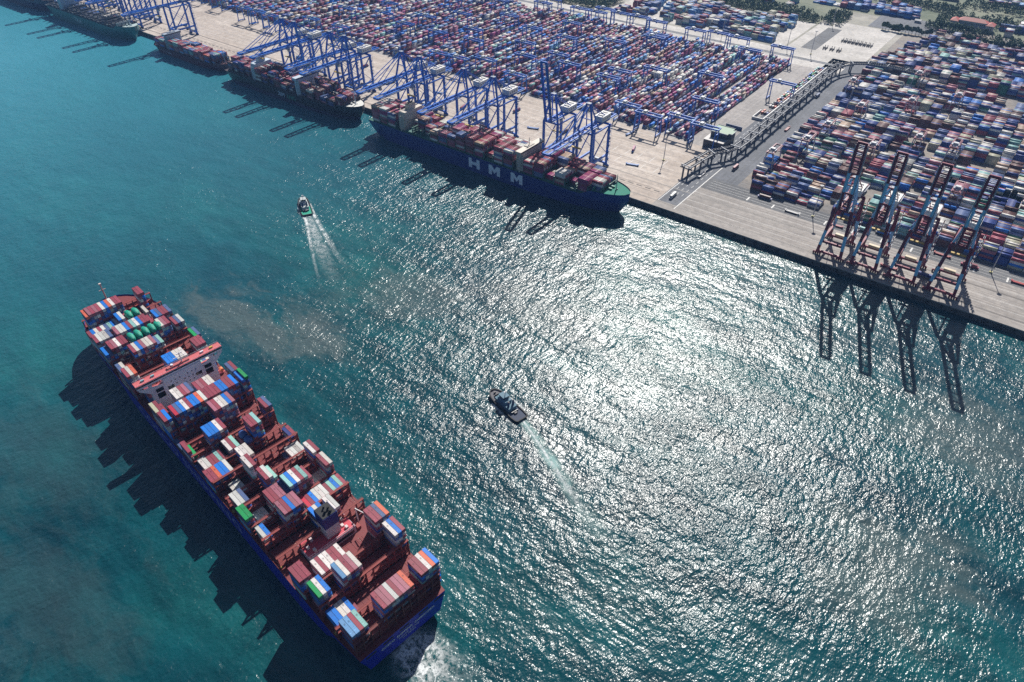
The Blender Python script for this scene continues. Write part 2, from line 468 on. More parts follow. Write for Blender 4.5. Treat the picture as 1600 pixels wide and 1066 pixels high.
_cm = {}
def container_mesh(ch, var, h=2.6):
    """40 foot box: corner posts and rails, recessed corrugated sides and roof, door end with lock bars; origin at bottom centre"""
    key = (ch, var)
    if key in _cm: return _cm[key]
    b = MB()
    col = jitter(CC[ch], 0.10)
    dk = tuple(v * 0.72 for v in col)
    l, w = 6.09, 1.215
    b.box(-l + .1, l - .1, -w + .07, w - .07, 0.06, h - 0.05, col)
    for sx in (-1, 1):
        for sy in (-1, 1):
            b.box(sx * (l - .09) - .09, sx * (l - .09) + .09, sy * (w - .09) - .09, sy * (w - .09) + .09, 0, h, dk)
    for sy in (-1, 1):
        b.box(-l + .18, l - .18, sy * (w - .05) - .05, sy * (w - .05) + .05, h - .14, h - .01, dk)
        b.box(-l + .18, l - .18, sy * (w - .05) - .05, sy * (w - .05) + .05, 0.01, .16, dk)
        n = 14
        for i in range(n):                                     # corrugation ribs
            x = -l + .5 + (2 * l - 1.0) * i / (n - 1)
            b.box(x - .16, x + .16, sy * (w - .04) - .03, sy * (w - .04) + .03, .17, h - .15, col)
    for sx in (-1, 1):
        b.box(sx * (l - .05) - .05, sx * (l - .05) + .05, -w + .18, w - .18, h - .13, h - .02, dk)
    for y in (-.75, -.28, .28, .75):
        b.box(l - .1, l - .02, y - .035, y + .035, .12, h - .15, (.45, .45, .44))
    for i in range(9):                                         # roof ribs
        x = -l + .7 + (2 * l - 1.4) * i / 8
        b.box(x - .3, x + .3, -w + .12, w - .12, h - .05, h - .02, col)
    if var:                                                    # line mark on the sides, patched roof sheet
        lum = sum(col)
        mk_ = (.62, .62, .60) if lum < .9 else (.05, .09, .26)
        for sy in (-1, 1): b.box(-3.2, 2.6, sy * (w + .005) - .012, sy * (w + .005) + .012, h * .42, h * .72, mk_)
        b.box(l - .1, l - .005, -.9, -.2, h * .62, h * .8, mk_)
    if var == 2:
        b.box(1.6, 2.9, -.5, .35, h - .019, h - .010, tuple(v * .55 for v in col)); b.box(-4.2, -3.7, .1, .7, h - .019, h - .010, tuple(min(1, v * 1.4 + .03) for v in col))
    o = b.build('container', M_CONT)
    me = o.data
    bpy.data.objects.remove(o)
    _cm[key] = me
    return me

class Lower:
    """boxes of covered tiers, gathered per ship"""
    def __init__(self): self.C, self.S, self.K = [], [], []
    def add(self, x, y, z, col, L=12.19, W=2.44, Hh=2.55):
        self.C.append((x, y, z + Hh / 2)); self.S.append((L, W, Hh)); self.K.append(col)

# ------------------------------------------------------------------ ships
def hull_sections(L, B, zd, zf, fine=3.0, bow0=.80, stern_wl=.10, knuckle=12.0):
    us = [0, .006, .02, .05, .09, .14, .2, .3, .4, .5, .6, .68, .74, .79, .83, .87, .90, .925, .95, .968, .982, .992, 1.0]
    secs = []
    for u in us:
        t = max(0.0, (u - bow0) / (1 - bow0))
        bd = (max(0.0, 1 - t ** fine)) ** 0.55
        bd *= 1 - 0.05 * max(0, (0.05 - u) / 0.05)
        tw = max(0.0, (u - (bow0 - .14)) / (1 - (bow0 - .14)) * 1.035)
        bw = max(0.0, 1 - min(1, tw) ** 2.1) ** 0.9
        sw = min(1.0, u / stern_wl)
        bw *= (0.10 + 0.90 * math.sin(sw * math.pi / 2) ** 0.8) if u > 0 else 0.05
        z_top = zd if u < .87 else zd + (zf - zd) * min(1.0, (u - .87) / .03)
        x_wl = u * L - (0.030 * L if u > .999 else 0) * 0
        rake = max(0.0, (u - .93) / .07)
        zk = knuckle * (1 - min(1, u / .035)) if u < .035 else 0          # transom overhang
        secs.append((u * L, [(bw * 0.96, -3.0, -0.035 * L * rake), (bw, 0.0, -0.028 * L * rake), (bw * .62 + bd * .38, zd * .32, -0.018 * L * rake),
                             (bw * .25 + bd * .75, zd * .62, -0.008 * L * rake), (bd * .985 + bw * .015, zd * .86, -0.002 * L * rake), (bd, z_top, 0.0)], zk))
    return secs

def build_hull(parent, L, B, zd, zf, cols, mats, band=3.2, foredeck=None, **kw):
    """cols: hull paint and boot topping below band; deck on top"""
    secs = hull_sections(L, B, zd, zf, **kw)
    b = MB()
    hb = B / 2
    rows = []
    for x, pts, zk in secs:
        ring = []
        for w, z, dx in pts:
            zz = max(z, zk - 3.0 + (z + 3) / (zd + 3) * (zd - zk + 3) * 0 + 0) if zk == 0 else (zk + (z + 3.0) / (zd + 3.0) * (zd - zk))
            ww = w if zk == 0 else max(w, 0.95 * (0.84 + .16 * (z + 3) / (zd + 3)))
            ring.append((x + dx, hb * ww, zz))
        rows.append(ring)
    n = len(rows[0])
    for side in (1, -1):
        base = len(b.v)
        for ring in rows:
            b.v += [(x, side * y, z) for x, y, z in ring]
        for i in range(len(rows) - 1):
            for j in range(n - 1):
                a, c, d, e = base + i * n + j, base + (i + 1) * n + j, base + (i + 1) * n + j + 1, base + i * n + j + 1
                b.f.append((a, c, d, e) if side == -1 else (a, e, d, c))
                zc = (rows[i][j][2] + rows[i][j + 1][2]) / 2
                b.c.append(cols[1] if zc < band else cols[0]); b.m.append(0)
    r0 = rows[0]
    for j in range(n - 1):
        b.poly([(r0[j][0], -r0[j][1], r0[j][2]), (r0[j][0], -r0[j + 1][1], r0[j + 1][2]), (r0[j][0], r0[j + 1][1], r0[j + 1][2]), (r0[j][0], r0[j][1], r0[j][2])], cols[0])
    b.poly([(r0[0][0], r0[0][1], r0[0][2]), (rows[3][0][0], rows[3][0][1], rows[3][0][2]), (rows[3][0][0], -rows[3][0][1], rows[3][0][2]), (r0[0][0], -r0[0][1], r0[0][2])], cols[0])
    hull = b.build('hull', mats[0], parent)
    d = MB()
    for i in range(len(rows) - 1):
        (x0, y0, z0), (x1, y1, z1) = rows[i][-1], rows[i + 1][-1]
        lo = 1.1 if z0 > zd + .1 or z1 > zd + .1 else 0.02
        d.poly([(x0, -y0 + .05, z0 - lo), (x1, -y1 + .05 if y1 > .1 else 0, z1 - lo), (x1, y1 - .05 if y1 > .1 else 0, z1 - lo), (x0, y0 - .05, z0 - lo)], foredeck if foredeck and x0 > L * .89 else cols[2])
    d.build('deck', mats[1], parent)
    return hull, rows

def text_part(word, size, mat, parent, loc, rot, name='lettering', spacing=1.0, bold=0.0, xs=1.0):
    cu = bpy.data.curves.new(name, 'FONT')
    cu.body = word; cu.size = size; cu.extrude = 0.03; cu.align_x = 'CENTER'; cu.align_y = 'CENTER'
    cu.space_character = spacing; cu.offset = bold; cu.resolution_u = 3
    cu.materials.append(mat)
    tmp = bpy.data.objects.new(name, cu)
    COL.objects.link(tmp)
    me = bpy.data.meshes.new_from_object(tmp.evaluated_get(bpy.context.evaluated_depsgraph_get()))
    bpy.data.objects.remove(tmp)
    me.materials.clear(); me.materials.append(mat)
    o = bpy.data.objects.new(name, me)
    COL.objects.link(o); o.parent = parent
    o.location = loc; o.rotation_euler = rot; o.scale = (xs, 1, 1)
    return o

def block_letter(ch, w, h, st, mat, parent, loc):
    b = MB(); t = .12
    def pr(pts): b.add([(x, -t, z) for x, z in pts] + [(x, t, z) for x, z in pts], [tuple(range(len(pts)))] + [(i, i + len(pts), (i + 1) % len(pts) + len(pts), (i + 1) % len(pts)) for i in range(len(pts))])
    pr([(-w / 2, -h / 2), (-w / 2 + st, -h / 2), (-w / 2 + st, h / 2), (-w / 2, h / 2)]); pr([(w / 2 - st, -h / 2), (w / 2, -h / 2), (w / 2, h / 2), (w / 2 - st, h / 2)])
    if ch == 'H': pr([(-w / 2 + st, -st * .42), (w / 2 - st, -st * .42), (w / 2 - st, st * .42), (-w / 2 + st, st * .42)])
    else: pr([(-w / 2 + st, h / 2), (-w / 2 + st, h * .02), (0, -h * .34), (w / 2 - st, h * .02), (w / 2 - st, h / 2), (0, h * .10)])
    o = b.build('hull_lettering', mat, parent); o.location = loc
    return o

def lashing_bridge(parent, x, half, z0, z1, col, mat, step=5.0, name='lashing_bridge'):
    b = MB()
    n = max(2, int(round(2 * half / step)))
    for i in range(n + 1):
        y = -half + 2 * half * i / n
        b.box(x - .55, x + .55, y - .32, y + .32, z0, z1, col)
    levels = [z1, z0 + (z1 - z0) * .62, z0 + (z1 - z0) * .3]
    for z in levels:
        b.box(x - .8, x + .8, -half - .4, half + .4, z, z + .28, col)
        for sx in (-.75, .75):
            b.box(x + sx - .04, x + sx + .04, -half - .4, half + .4, z + 1.05, z + 1.15, tuple(c * 1.5 + .03 for c in col))
    for i in range(n):
        if i % 2 == 0:
            y = -half + 2 * half * i / n
            b.beam((x, y, z0), (x, y + 2 * half / n, levels[1]), .22, .22, col)
            b.box(x - .12, x + .12, y + .5, y + 2 * half / n - .5, levels[2] + 1.2, levels[1] - .5, tuple(c * .9 for c in col))
    return b.build(name, mat, parent)

PX, PITCHB, ROWW = 16.5, 14.65, 2.52
TOPS = []                                              # every exposed container that is built on its own

def put_tops(root_mat, blocks, lower, label_fn, nrows, zb, group, palette, k_x, want=True, limit=None):
    """blocks: (bay, first row, top height, colours); top tier as single containers, tiers below gathered"""
    for (k, r0, ztop, cs) in blocks:
        n = max(1, int(round((ztop - zb) / 2.68)))
        th = (ztop - zb) / n
        for i, ch in enumerate(cs):
            if ch == '.': continue
            row = r0 + i
            x = k_x(k)
            y = (nrows / 2 - row - 0.5) * ROWW
            for t in range(n - 1):
                lower.add(x, y, zb + t * th, jitter(CC[random.choice(palette)], .2), Hh=min(th - .04, 2.85))
            if want and (limit is None or len(TOPS) < limit):
                o = bpy.data.objects.new('container', container_mesh(ch, random.randrange(3)))
                COL.objects.link(o)
                p = root_mat @ Vector((x + random.uniform(-.04, .04), y, ztop - 2.6))
                o.location = p
                o.rotation_euler = (0, 0, math.atan2(root_mat[1][0], root_mat[0][0]))
                tag(o, label_fn(CNAME[ch], row, k), 'container', group)
                TOPS.append(o)
            else:
                lower.add(x, y, ztop - th, jitter(CC[ch], .1), Hh=min(th - .04, 2.6))

# ---- the moving ship
RED_DECK = (0.195, 0.030, 0.033)
M_HULLBLUE = attr_paint('hull_royal_blue', 0.4, 0.6, 0.06, (0.004, 0.006, 0.05))
M_DECKRED = attr_paint('deck_oxide_red', 0.65, 0.4, 0.25, (0.07, 0.02, 0.018))
SHIP_HD = math.radians(172.5)
ship = empty('container_ship', (-162.7, 117.0, 0), SHIP_HD)
tag(ship, 'royal blue container ship with red decks under way past the harbour tugs', 'ship')
ship_mx = Matrix.Translation((-162.7, 117.0, 0)) @ Matrix.Rotation(SHIP_HD, 4, 'Z')
hull, rows = build_hull(ship, 402, 60.6, 20.0, 27.5, ((0.009, 0.018, 0.44), (0.13, 0.012, 0.012), RED_DECK), (M_HULLBLUE, M_DECKRED), band=2.5, fine=3.0, bow0=.83, stern_wl=.11, knuckle=5.0)
bayx = lambda k: PX + PITCHB * k - 6.1
def half_at(x):
    for i in range(len(rows) - 1):
        if rows[i][-1][0] <= x <= rows[i + 1][-1][0]:
            f = (x - rows[i][-1][0]) / (rows[i + 1][-1][0] - rows[i][-1][0])
            return rows[i][-1][1] * (1 - f) + rows[i + 1][-1][1] * f
    return 0
for k in range(25):                                    # hatch covers: four panels to a bay
    if k in (4, 16): continue
    x = bayx(k); hw = min(28.2, half_at(x + 6.5) - 1.5)
    zt = 22.4 if k < 23 else 27.0
    for j in range(4):
        b = MB()
        y0, y1 = -hw + 2 * hw * j / 4 + .12, -hw + 2 * hw * (j + 1) / 4 - .12
        c = jitter(RED_DECK, .15)
        b.box(x - 6.3, x + 6.3, y0, y1, 19.9, zt, c)
        for e in range(4):
            yy = y0 + (y1 - y0) * (e + .5) / 4
            b.box(x - 6.2, x + 6.2, yy - .12, yy + .12, zt, zt + .14, tuple(v * 1.2 for v in c))
        for e in range(7):                             # container sockets
            b.box(x - 6.0 + e * 2 - .2, x - 6.0 + e * 2 + .2, y0 + .3, y0 + .7, zt, zt + .25, (.42, .3, .26))
        b.build('hatch_cover', M_DECKRED, ship)
for k in range(25):
    x = PX + PITCHB * k + 1.22
    if k in (15, 16, 3): continue
    hw = min(29.4, half_at(x + 1) - .8)
    hz = {24: 36}.get(k, 33.5 if k % 2 else 31.0)
    lashing_bridge(ship, x, hw, 20, hz, jitter((0.27, 0.044, 0.038), .15), M_DECKRED)
lashing_bridge(ship, 3.4, 28.0, 20, 33.5, (0.16, 0.03, 0.026), M_DECKRED)
b = MB()                                               # deckside: rails, passage, vents
for sd_ in (-1, 1):
    for i in range(4, len(rows) - 7):
        p, q2 = rows[i][-1], rows[i + 1][-1]
        b.beam((p[0], sd_ * (p[1] - .25), p[2] + 1.1), (q2[0], sd_ * (q2[1] - .25), q2[2] + 1.1), .12, .12, (.3, .06, .05))
    for i in range(52):
        x = 14 + i * 6.9
        b.box(x - .1, x + .1, sd_ * (half_at(x) - .3) - .1, sd_ * (half_at(x) - .3) + .1, 20, 21.2, (.3, .06, .05))
        if i % 4 == 1: b.box(x, x + 1.6, sd_ * (half_at(x) - 1.5) - .6, sd_ * (half_at(x) - 1.5) + .6, 20, 21.6, (.45, .32, .08) if i % 8 == 1 else (.24, .05, .04))
b.build('deck_railing', M_DECKRED, ship)
b = MB()
random.seed(31)
for i in range(70):
    x = random.uniform(12, 330)
    zt_ = random.uniform(14, 19.5); dz = random.uniform(2, 7); w_ = random.uniform(.15, .5)
    for sd_ in (-1, 1):
        y = sd_ * (half_at(x) + .03)
        b.poly([(x - w_, y, zt_), (x + w_, y, zt_), (x + w_ * .3, y, zt_ - dz), (x - w_ * .3, y, zt_ - dz)], (.10, .05, .10))
tag(b.build('rust_streaks', M_DECKRED, ship), kind='stuff')
b = MB()                                               # forecastle gear
fx = rows[-1][-1][0]
for (x, y, w, l, h, c) in ((385, 6, 2.2, 4, 2, (.2, .05, .04)), (385, -6, 2.2, 4, 2, (.2, .05, .04)), (378, 0, 4, 3, 2.6, (.25, .05, .045)), (392, 3.5, 1, 1, 1.4, (.4, .35, .3)), (392, -3.5, 1, 1, 1.4, (.4, .35, .3))):
    b.box(x - l / 2, x + l / 2, y - w / 2, y + w / 2, 26.4, 26.4 + h, c)
b.box(373.2, 373.8, -24, 24, 26.4, 31.5, (.22, .045, .04))
b.build('anchor_winch', M_DECKRED, ship)
b = MB()
b.tube((393, .5, 26.4), (393, .5, 46), .75, .45, 8, (.62, .42, .38)); b.beam((393, -2.2, 41), (393, 3.2, 41), .4, .4, (.62, .42, .38))
b.box(392.3, 393.7, -.4, 1.4, 45.6, 47.2, (.7, .6, .55)); b.box(391, 395, -1.5, 2.5, 26.4, 30, (.5, .3, .27))
b.build('foremast', M_ATTR, ship)
b = MB()                                               # mooring openings and lettering on the transom
for y in (-24, -13, 0, 11, 22):
    b.box(-.12, .25, y - 3.2, y + 3.2, 17.0, 18.4, (.004, .004, .02))
b.build('mooring_port', M_BLACK, ship)
LETW = paint('lettering_white', (0.70, 0.70, 0.74), 0.6, 0.2)
tl = (math.radians(90), 0, math.radians(-90))
text_part('COSCO  SHIPPING  CAPRICORN', 2.5, LETW, ship, (-.35, -2.0, 14.6), tl, 'ship_name', 1.0, .05)
text_part('HONG KONG', 1.9, LETW, ship, (-.35, -2.0, 11.8), tl, 'home_port', 1.25)
text_part('IMO 9783526', 1.5, LETW, ship, (-.35, -2.0, 9.6), tl, 'ship_number', 1.1)
text_part('COSCO SHIPPING', 13.0, paint('hull_lettering', (0.30, 0.32, 0.62), 0.6, 0.3), ship, (200, 30.42, 9.3), (math.radians(90), 0, math.radians(180)), 'hull_lettering', 1.12, .05, 1.32)

# wheelhouse block forward
M_SUPER = attr_paint('superstructure_white', 0.5, 0.2, 0.15, (0.3, 0.24, 0.2))
WH, RF = (0.78, 0.76, 0.82), (0.58, 0.12, 0.13)
b = MB()
b.box(247.50, 252.48, -21.5, -6.5, 20, 40, WH); b.box(247.50, 252.48, 6.5, 21.5, 20, 40, WH); b.box(247.50, 252.48, -6.5, 6.5, 20, 45.2, WH)
b.box(247.40, 252.58, -14, 14, 34, 45.4, WH)
for sd_ in (-1, 1):                                    # wing brackets
    b.poly([(247.60, sd_ * 14, 42), (247.60, sd_ * 30.4, 45.4), (247.60, sd_ * 30.4, 44.2), (247.60, sd_ * 21.5, 36), (247.60, sd_ * 14, 34)], WH)
    b.box(247.55, 252.44, sd_ * 22.4 - .9, sd_ * 22.4 + .9, 20, 45.3, WH)
    b.beam((249.82, sd_ * 22, 36), (249.82, sd_ * 30.4, 44.8), 1.2, 1.0, WH)
acc = b.build('accommodation_block', M_SUPER, ship)
b = MB()
b.box(247.89, 253.45, -31, 31, 45.5, 48.6, WH)
nav = b.build('navigation_bridge', M_SUPER, ship)
b = MB(); b.box(247.74, 253.60, -31.3, 31.3, 48.6, 49.0, RF)
for y in range(-30, 31, 4):
    b.box(247.79, 247.89, y - .05, y + .05, 49, 50.1, WH); b.box(253.45, 253.55, y - .05, y + .05, 49, 50.1, WH)
b.box(247.80, 247.88, -31.2, 31.2, 50.0, 50.12, WH); b.box(253.46, 253.54, -31.2, 31.2, 50.0, 50.12, WH)
b.box(249.34, 251.76, -8, 8, 49, 50.3, (.45, .12, .12)); b.tube((250.31, -3, 49), (250.31, -3, 58), .5, .3, 8, WH); b.tube((250.79, 4, 49), (250.79, 4, 51.2), 1.1, .9, 10, WH)
b.beam((250.31, -7, 55), (250.31, 2, 55), .35, .35, WH); b.box(249.97, 250.65, -5, -1, 57.4, 58.0, WH)
for y in (-19, 17, 24, -26): b.box(250.31, 251.37, y, y + 2.4, 49, 50.2, random.choice([WH, (.5, .3, .28), (.2, .45, .5), (.65, .5, .1)]))
b.build('bridge_roof', M_SUPER, nav)
b = MB(); b.box(247.83, 253.51, -31.08, 31.08, 46.9, 48.1); b.build('window_band', M_GLASS, nav)
b = MB()
for z in (24, 27.2, 30.4, 33.6, 37, 40.4):
    for y in range(-12, 13, 3):
        if (y + int(z)) % 4: b.box(247.37, 247.40, y - .45, y + .45, z, z + .9)
for sd_ in (-1, 1):
    for (y0, y1, z0, z1) in ((15.2, 20.4, 38.2, 42.4), (15.2, 20.4, 31.5, 36), (8, 12.5, 35, 37.5)):
        ya, yb = sorted((sd_ * y0, sd_ * y1))
        b.box(247.35, 247.47, ya, yb, z0 if z1 < 40 else 37.0, min(z1, 39.9))
tag(b.build('window', M_GLASS, acc), kind='stuff')
b = MB()
for sd_ in (-1, 1):
    ya, yb = sorted((sd_ * 14.5, sd_ * 21)); b.box(247.60, 252.24, ya, yb, 40.0, 40.25, RF)
    ya, yb = sorted((sd_ * 22, sd_ * 28)); b.box(247.89, 252.24, ya, yb, 26, 26.3, RF)
    b.tube((248.85, sd_ * 26.5, 27.6), (251.76, sd_ * 26.5, 27.6), 1.35, 1.35, 8, (.75, .2, .05))
b.build('side_deck', M_SUPER, acc)

# funnel island aft
b = MB()
b.box(66.6, 79.2, -16.5, 15.2, 20, 26.0, (.5, .48, .55))
cas = b.build('engine_casing', M_SUPER, ship)
b = MB(); b.box(66.9, 78.9, -16.2, 14.9, 26.0, 26.25, (.55, .045, .075))
for (x, y, h) in ((69, 10, 1.5), (73, 12, 1.2), (76, 8, 2), (69, -12, 1.6), (76, -13, 1.2), (72, -11, 1.0)): b.box(x - 1, x + 1, y - .8, y + .8, 26.25, 26.25 + h, (.6, .5, .5))
for i in range(9): b.box(66.62, 66.72, -16.4 + i * 3.9, -16.25 + i * 3.9, 26.2, 27.5, WH)
b.box(66.6, 66.75, -16.5, 15.2, 27.4, 27.55, WH)
b.build('casing_roof', M_SUPER, cas)
b = MB(); b.box(66.55, 66.6, -15, 14, 21.2, 23.6); b.build('casing_opening', M_GLASS, cas)
b = MB()
b.box(69.6, 79.0, -8.6, .4, 26.2, 35.5, (.58, .57, .60))
fun = b.build('funnel', M_SUPER, ship)
b = MB()
b.box(69.4, 79.2, -8.8, .6, 35.5, 45.0, (.012, .03, .20)); b.build('funnel_top', M_HULLBLUE, fun)
b = MB()
b.box(69.7, 78.9, -8.5, .3, 45.0, 45.3)
for (x, y, r) in ((72, -6, .9), (74.5, -6.2, .7), (76.5, -4.5, .6), (73.4, -3.4, .8)): b.tube((x, y, 45.2), (x - .6, y, 47.6), r, r, 10)
b.build('exhaust_pipe', M_BLACK, fun)
b = MB()
for y in (17.5, -19):
    b = MB(); b.box(67, 79, y - 1.2, y + 5 if y > 0 else y + 1.2, 20, 22.2, (.30, .05, .045)); b.build('machinery_hatch', M_DECKRED, ship)
b = MB(); b.tube((72, -21.5, 20), (72, -21.5, 33), .55, .45, 8, (.62, .6, .6)); b.beam((72, -21.5, 32.5), (62, -22.5, 36), .5, .5, (.62, .6, .6)); b.build('provision_crane', M_SUPER, ship)

FG = [(24, 2, 46.3, 'O'), (24, 3, 47, 'PRPRWBOWRR'), (24, 18, 47.3, 'RR'), (22, 18, 40.5, 'BbRRb'), (23, 0, 37.5, 'RBWRWbTBW'), (23, 9, 41.6, 'BW'),
      (22, 0, 41.1, 'RWWgb'), (22, 6, 40.5, 'PWWBRTWBRR'), (21, 17, 41.1, 'WPR'), (21, 21, 37.3, 'RbW'), (21, 2, 40.6, 'RPWRR'), (20, 6, 40.2, 'RWBPWWP'),
      (21, 0, 37.6, 'Bb'), (19, 22, 41, 'Gb'), (19, 0, 39.6, 'bW'), (18, 0, 44.7, 'RWO'), (18, 11, 39.9, 'BBBWWW'), (18, 20, 42.8, 'RRR'),
      (15, 6, 43.6, 'WWRPb'), (15, 12, 40.6, 'RPRWW'), (15, 22, 42.7, 'bR'), (15, 0, 41.3, 'cR'), (14, 0, 43.5, 'RB'), (14, 3, 43.9, 'HbBWRBBOWRRRRBBRRB'),
      (14, 22, 43.9, 'B'), (14, 23, 45.2, 'G'), (13, 11, 44, 'PRWWBP'), (12, 6, 40.2, 'BBBWR'), (11, 15, 43.5, 'RRT'), (12, 22, 38, 'Rb'), (12, 0, 37, 'R'),
      (12, 1, 31.6, 'G'), (11, 8, 34.5, 'WRT'), (10, 22, 30.6, 'NR'), (11, 1, 30.5, 'WWRRTR'), (10, 9, 36.7, 'WWW'), (9, 19, 28.4, 'WWgW'), (8, 22, 39.2, 'WR'),
      (10, 0, 33.2, 'RROBBW'), (9, 8, 42.4, 'WR'), (9, 3, 26.9, 'WWW'), (8, 9, 41.6, 'RW'), (7, 22, 39.4, 'RW'), (7, 12, 41.1, 'TBWRT'), (7, 7, 37.5, 'RRPP'),
      (8, 1, 34.8, 'WWb'), (6, 13, 31.2, 'HRBWWWRTBT'), (6, 7, 40.2, 'PRBPP'), (7, 0, 37.7, 'GG'), (6, 1, 30.5, 'WB'), (5, 16, 36.9, 'WW'), (3, 0, 40.1, 'RRR'),
      (3, 5, 33, 'WRWW'), (3, 9, 32.5, 'RRW'), (2, 7, 40.4, 'lWRPW'), (3, 20, 43.6, 'RRbO'), (2, 1, 39.9, 'GWB'), (2, 21, 43, 'WBR'), (1, 1, 29.4, 'BBWWB'),
      (0, 1, 38.3, 'llRT'), (0, 9, 40.1, 'RPPWRPPO'), (0, 19, 42.7, 'RRWOB'), (20, 13, 37.9, 'bT'), (7, 18, 25.3, 'WWWW'), (7, 3, 25.3, 'WWW'), (9, 18, 25.2, 'b'),
      (7, 17, 38.4, 'R'), (6, 23, 30.5, 'R'), (1, 6, 25.2, 'R'), (15, 2, 36.8, 'R'), (5, 12, 36.3, 'BWB'), (7, 11, 37.9, 'N'), (8, 11, 39, 'T'), (11, 0, 26.7, 'N'),
      (17, 17, 38.0, 'bTbWb'), (17, 2, 36, 'RP'), (13, 0, 28.0, 'bR'), (17, 7, 33.0, 'RbWR'), (22, 16, 38.0, 'R'), (23, 17, 38.4, 'W')]
FGL = [(23, 11, 38.0, 'RNRbK'), (21, 8, 38.0, 'RNbKRNRbR'), (11, 12, 31.2, 'RR')]
low = Lower()
put_tops(ship_mx, FG, low, lambda c, row, k: f'{c} container atop {ORD[row + 1]} stack from port, {ORD[25 - k]} bay from bow of moving ship',
         24, 22.6, 'containers on the moving ship', 'RRRPWBBbbNgKT', bayx)
put_tops(ship_mx, FGL, low, None, 24, 22.6, '', 'RNbKWR', bayx, want=False)
o = boxes_mesh('container_tiers', low.C, low.S, low.K, M_CONT)
o.location = (-162.7, 117.0, 0); o.rotation_euler = (0, 0, SHIP_HD)
tag(o, 'containers stacked below the top tier on the moving ship', 'containers', kind='stuff')

# tarpaulin-wrapped cargo on the moving ship
def wrapped_boat(name, s, t, z, l, w, h, col, label, group):
    b = MB()
    segs = [(-.5, .55, .55), (-.42, .85, .8), (-.2, 1.0, .95), (.05, 1.0, 1.0), (.2, .95, .72), (.38, .7, .66), (.5, .16, .5)]
    ring = []
    for u, ww, hh in segs:
        jx = random.uniform(-.03, .03)
        ring.append([(u * l, a * w / 2 * ww, z0 * h * hh + jx) for a, z0 in ((-1, 0.0), (-1.02, .55), (-.72, .92), (0, 1.02), (.72, .9), (1.02, .55), (1, 0.0))])
    base = len(b.v)
    for r_ in ring: b.v += r_
    m_ = len(ring[0])
    for i in range(len(ring) - 1):
        for j in range(m_ - 1):
            a = base + i * m_ + j
            b.f.append((a, a + m_, a + m_ + 1, a + 1)); b.c.append(jitter(col, .08)); b.m.append(0)
    for e in (0, -1):
        b.poly(ring[e], col)
    p = ship_mx @ Vector((s, t, z))
    o = b.build(name, M_TARP, None, True)
    o.location = p; o.rotation_euler = (0, 0, SHIP_HD)
    tag(o, label, 'cargo', group)
def tarp_mat():
    m = attr_paint('tarpaulin', 0.5, 0.15, 0.8)
    nt = m.node_tree; N, L = nt.nodes, nt.links
    tc = N.new('ShaderNodeTexCoord'); n = noise(N, L, tc.outputs['Object'], 1.4, 4, .6)
    bp = N.new('ShaderNodeBump'); bp.inputs['Strength'].default_value = .9; bp.inputs['Distance'].default_value = .5
    L.new(n.outputs['Fac'], bp.inputs['Height']); L.new(bp.outputs['Normal'], N['Principled BSDF'].inputs['Normal'])
    return m
M_TARP = tarp_mat()
TG = (0.0, 0.30, 0.20)
for i, (s, t) in enumerate(((347.4, -1.6), (347.4, -6.8))):
    wrapped_boat('wrapped_cargo', s, t, 38.2, 11.0, 4.7, 4.0, TG, f'green tarpaulin wrapped cargo by the foremost bays, {ORD[i + 1]} of two from port', 'green wrapped cargo')
for i, (s, t) in enumerate(((318.1, 8.6), (318.1, 3.4), (318.0, -2.2), (318.2, -7.2), (317.9, -12.0))):
    wrapped_boat('wrapped_cargo', s, t, 38.2, 11.0, 4.7, 4.0, TG, f'green tarpaulin wrapped cargo in the row of five, {ORD[i + 1]} from port', 'green wrapped cargo')
for i, (s, t) in enumerate(((175.0, -3.9), (168.2, -4.0))):
    wrapped_boat('wrapped_cargo', s, t, 31.4, 6.4, 5.0, 3.4, (0.055, 0.12, 0.36), ('blue tarpaulin hump amidships nearer the bow', 'blue tarpaulin hump amidships nearer the stern')[i], 'blue wrapped cargo')

